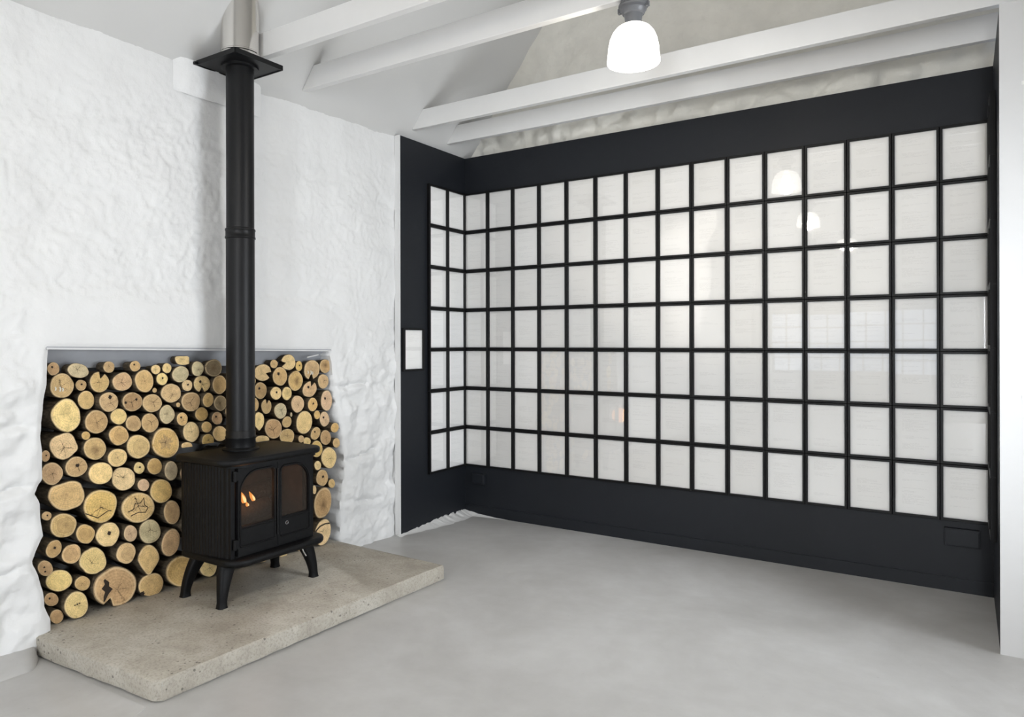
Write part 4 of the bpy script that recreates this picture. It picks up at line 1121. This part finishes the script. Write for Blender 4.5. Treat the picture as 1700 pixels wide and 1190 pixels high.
# ------------------------------------------------------------------ stovepipe, ceiling plate, steel flue
sp = empty('stove_pipe', (PX, PY, .852), 'tall matt black stovepipe rising from the stove to the ceiling plate', 'stovepipe')
def at(b, p): b.v = [tuple(Vector(q) - Vector(p)) for q in b.v]; return b
r0 = .0755
b = MB(); b.lathe([(r0, .93), (r0, 2.0)], (PX, PY, 0), 48); at(b, sp.location).build('lower_pipe', M['pipe'], sp, smooth=40)
b = MB(); b.lathe([(r0 - .002, 2.0), (r0 - .002, 2.93)], (PX, PY, 0), 48); at(b, sp.location).build('upper_pipe', M['pipe'], sp, smooth=40)
b = MB(); b.lathe([(r0, 1.985), (r0 + .005, 1.988), (r0 + .005, 1.996), (r0 + .002, 2.0), (r0 + .002, 2.028), (r0 + .005, 2.032), (r0 + .004, 2.04), (r0 - .001, 2.044)], (PX, PY, 0), 48); at(b, sp.location).build('joint_collar', M['pipe'], sp, smooth=40)
b = MB(); b.lathe([(r0 + .003, .848), (r0 + .003, .895), (r0 + .006, .90), (r0 + .006, .906), (r0 + .003, .91), (r0 + .003, .935), (r0, .94)], (PX, PY, 0), 48); at(b, sp.location).build('base_collar', M['pipe'], sp, smooth=40)
cp = empty('ceiling_plate', (PX, PY, 2.93), 'square black register plate where the stovepipe meets the steel flue', 'plate')
b = MB(); b.box((-.165, -.155, 0), (.165, .155, .008)); b.build('plate', M['pipe'], cp, bevel=.002)
b = MB()
for s in (-1, 1): b.box((-.165, s * .155 - .004, -.004), (.165, s * .155 + .004, .022)); b.box((s * .165 - .004, -.155, -.004), (s * .165 + .004, .155, .022))
b.build('rim', M['pipe'], cp, bevel=.0015)
b = MB(); b.lathe([(.078, -.014), (.098, -.012), (.098, 0)], (0, 0, 0), 40, True, True); b.build('pipe_collar', M['pipe'], cp, smooth=40)
b = MB(); b.box((-.235, -.175, -.004), (-.15, -.155, .012)); b.build('bracket', M['pipe'], cp, bevel=.002)
fl = empty('steel_flue', (PX, PY, 2.94), 'shiny stainless steel flue above the black plate', 'flue')
b = MB(); b.lathe([(.100, .06), (.100, .92)], (0, 0, 0), 56, False, False); b.build('flue_pipe', M['steel'], fl, smooth=40)
b = MB(); b.lathe([(.094, .0), (.101, .002), (.101, .012), (.104, .015), (.104, .020), (.101, .024), (.101, .056), (.104, .06), (.104, .066), (.100, .070)], (0, 0, 0), 56, False, False); b.build('locking_band', M['steel'], fl, smooth=35)

# ------------------------------------------------------------------ pendant lamps
def lamp(x, y, z, label, power, full=True):
    r = empty('pendant_lamp', (x, y, z), label, 'lamp', 'glass pendant lamps')
    b = MB(); b.lathe([(.058, 0), (.058, -.022), (.062, -.024), (.068, -.030), (.068, -.036), (.060, -.040), (.060, -.052), (.056, -.056), (.050, -.070), (.042, -.074)], (0, 0, 0), 40); b.build('base', M['lamp_grey'], r, smooth=35)
    b = MB(); b.box((-.014, -.07, -.03), (.014, -.05, .0)); b.box((-.075, -.008, -.055), (-.06, .008, -.03)); b.box((.06, -.008, -.05), (.076, .008, -.025)); b.build('conduit_lug', M['lamp_grey'], r, bevel=.002)
    b = MB(); b.lathe([(.042, -.072), (.037, -.112), (.0365, -.118)], (0, 0, 0), 36); b.build('lampholder', M['lamp_grey'], r, smooth=35)
    b = MB(); b.lathe([(.040, -.116), (.041, -.121), (.036, -.124)], (0, 0, 0), 36); b.build('gallery_ring', M['bright_metal'], r, smooth=35)
    b = MB(); n = 96
    prof = [(.036, -.118), (.055, -.124), (.077, -.138), (.094, -.160), (.106, -.188), (.113, -.222), (.1165, -.262), (.1195, -.288), (.1185, -.296), (.112, -.287)]
    rs = []
    for pr, pz in prof:
        rs.append([((pr * (1 + (.012 if k % 2 else -.012) * (pr > .05))) * math.cos(2 * PI * k / n), (pr * (1 + (.012 if k % 2 else -.012) * (pr > .05))) * math.sin(2 * PI * k / n), pz) for k in range(n)])
    b.rings(rs, False, False); s = b.build('glass_shade', M['shade'], r, smooth=30); s['label'] = 'glowing ribbed glass shade'
    b = MB(); b.lathe([(.012, -.118), (.02, -.135), (.032, -.165), (.036, -.19), (.03, -.215), (.016, -.228), (.002, -.232)], (0, 0, 0), 24); b.build('bulb', M['bulb'], r, smooth=60)
    b = MB(); b.lathe([(.020, -.150), (.088, -.158), (.092, -.163), (.088, -.165), (.020, -.158)], (0, 0, 0), 40); b.build('added_light_baffle', M['white_smooth'], r, smooth=40)  # unseen disc added to keep lamp light off the beam's underside
    l = bpy.data.lights.new('lamp_light', 'POINT'); l.energy = power; l.color = (1, .93, .82); l.shadow_soft_size = .06
    o = bpy.data.objects.new('lamp_light', l); C.objects.link(o); o.parent = r; o.location = (0, 0, -.26)
    return r
lamp(2.183, -1.727, 2.998, 'glowing glass pendant lamp under the ceiling beam above the grid of frames', 24)
lamp(1.95, -4.30, 3.06, 'glowing glass pendant lamp behind the viewer, mirrored in the frame glass', 40)
lamp(2.0, -6.90, 3.06, 'glowing glass pendant lamp at the rear of the room', 38)
for y in (-4.30, -6.90):
    b = MB(); b.box((.05, y - .03, 3.06), (4.5, y + .03, 3.196))
    tag(b.build('ceiling_beam', M['beam']), 'white ceiling beam behind the viewer' if y > -5 else 'white ceiling beam near the rear wall', 'beam', 'white tie beams under the roof')

# added spotlight out of view: brightens the wall mirrored in the frame glass
sl = empty('added_spotlight', (1.55, -6.90, 3.06), 'grey spotlight added on the rear beam to make the left white wall glow', 'spotlight')
tgt = Vector((0, -6.2, 2.60)); src = Vector((1.55, -6.90, 2.93)); dr = (tgt - src).normalized()
b = MB(); b.tube([(0, 0, 0), (0, 0, -.10)], .012, 10); b.build('stem', M['lamp_grey'], sl, smooth=40)
b = MB(); p0 = Vector((0, 0, -.13)); b.tube([p0 - dr * .07, p0 - dr * .06, p0 + dr * .08], .045, 20); b.build('spot_head', M['lamp_grey'], sl, smooth=40)
l = bpy.data.lights.new('added_spot_beam', 'SPOT'); l.energy = 1900; l.color = (1, .95, .88); l.spot_size = math.radians(72); l.spot_blend = 1.0; l.shadow_soft_size = .04
o = bpy.data.objects.new('added_spot_beam', l); C.objects.link(o); o.parent = sl; o.location = p0 + dr * .09
o.rotation_mode = 'QUATERNION'; o.rotation_quaternion = dr.to_track_quat('-Z', 'Y')
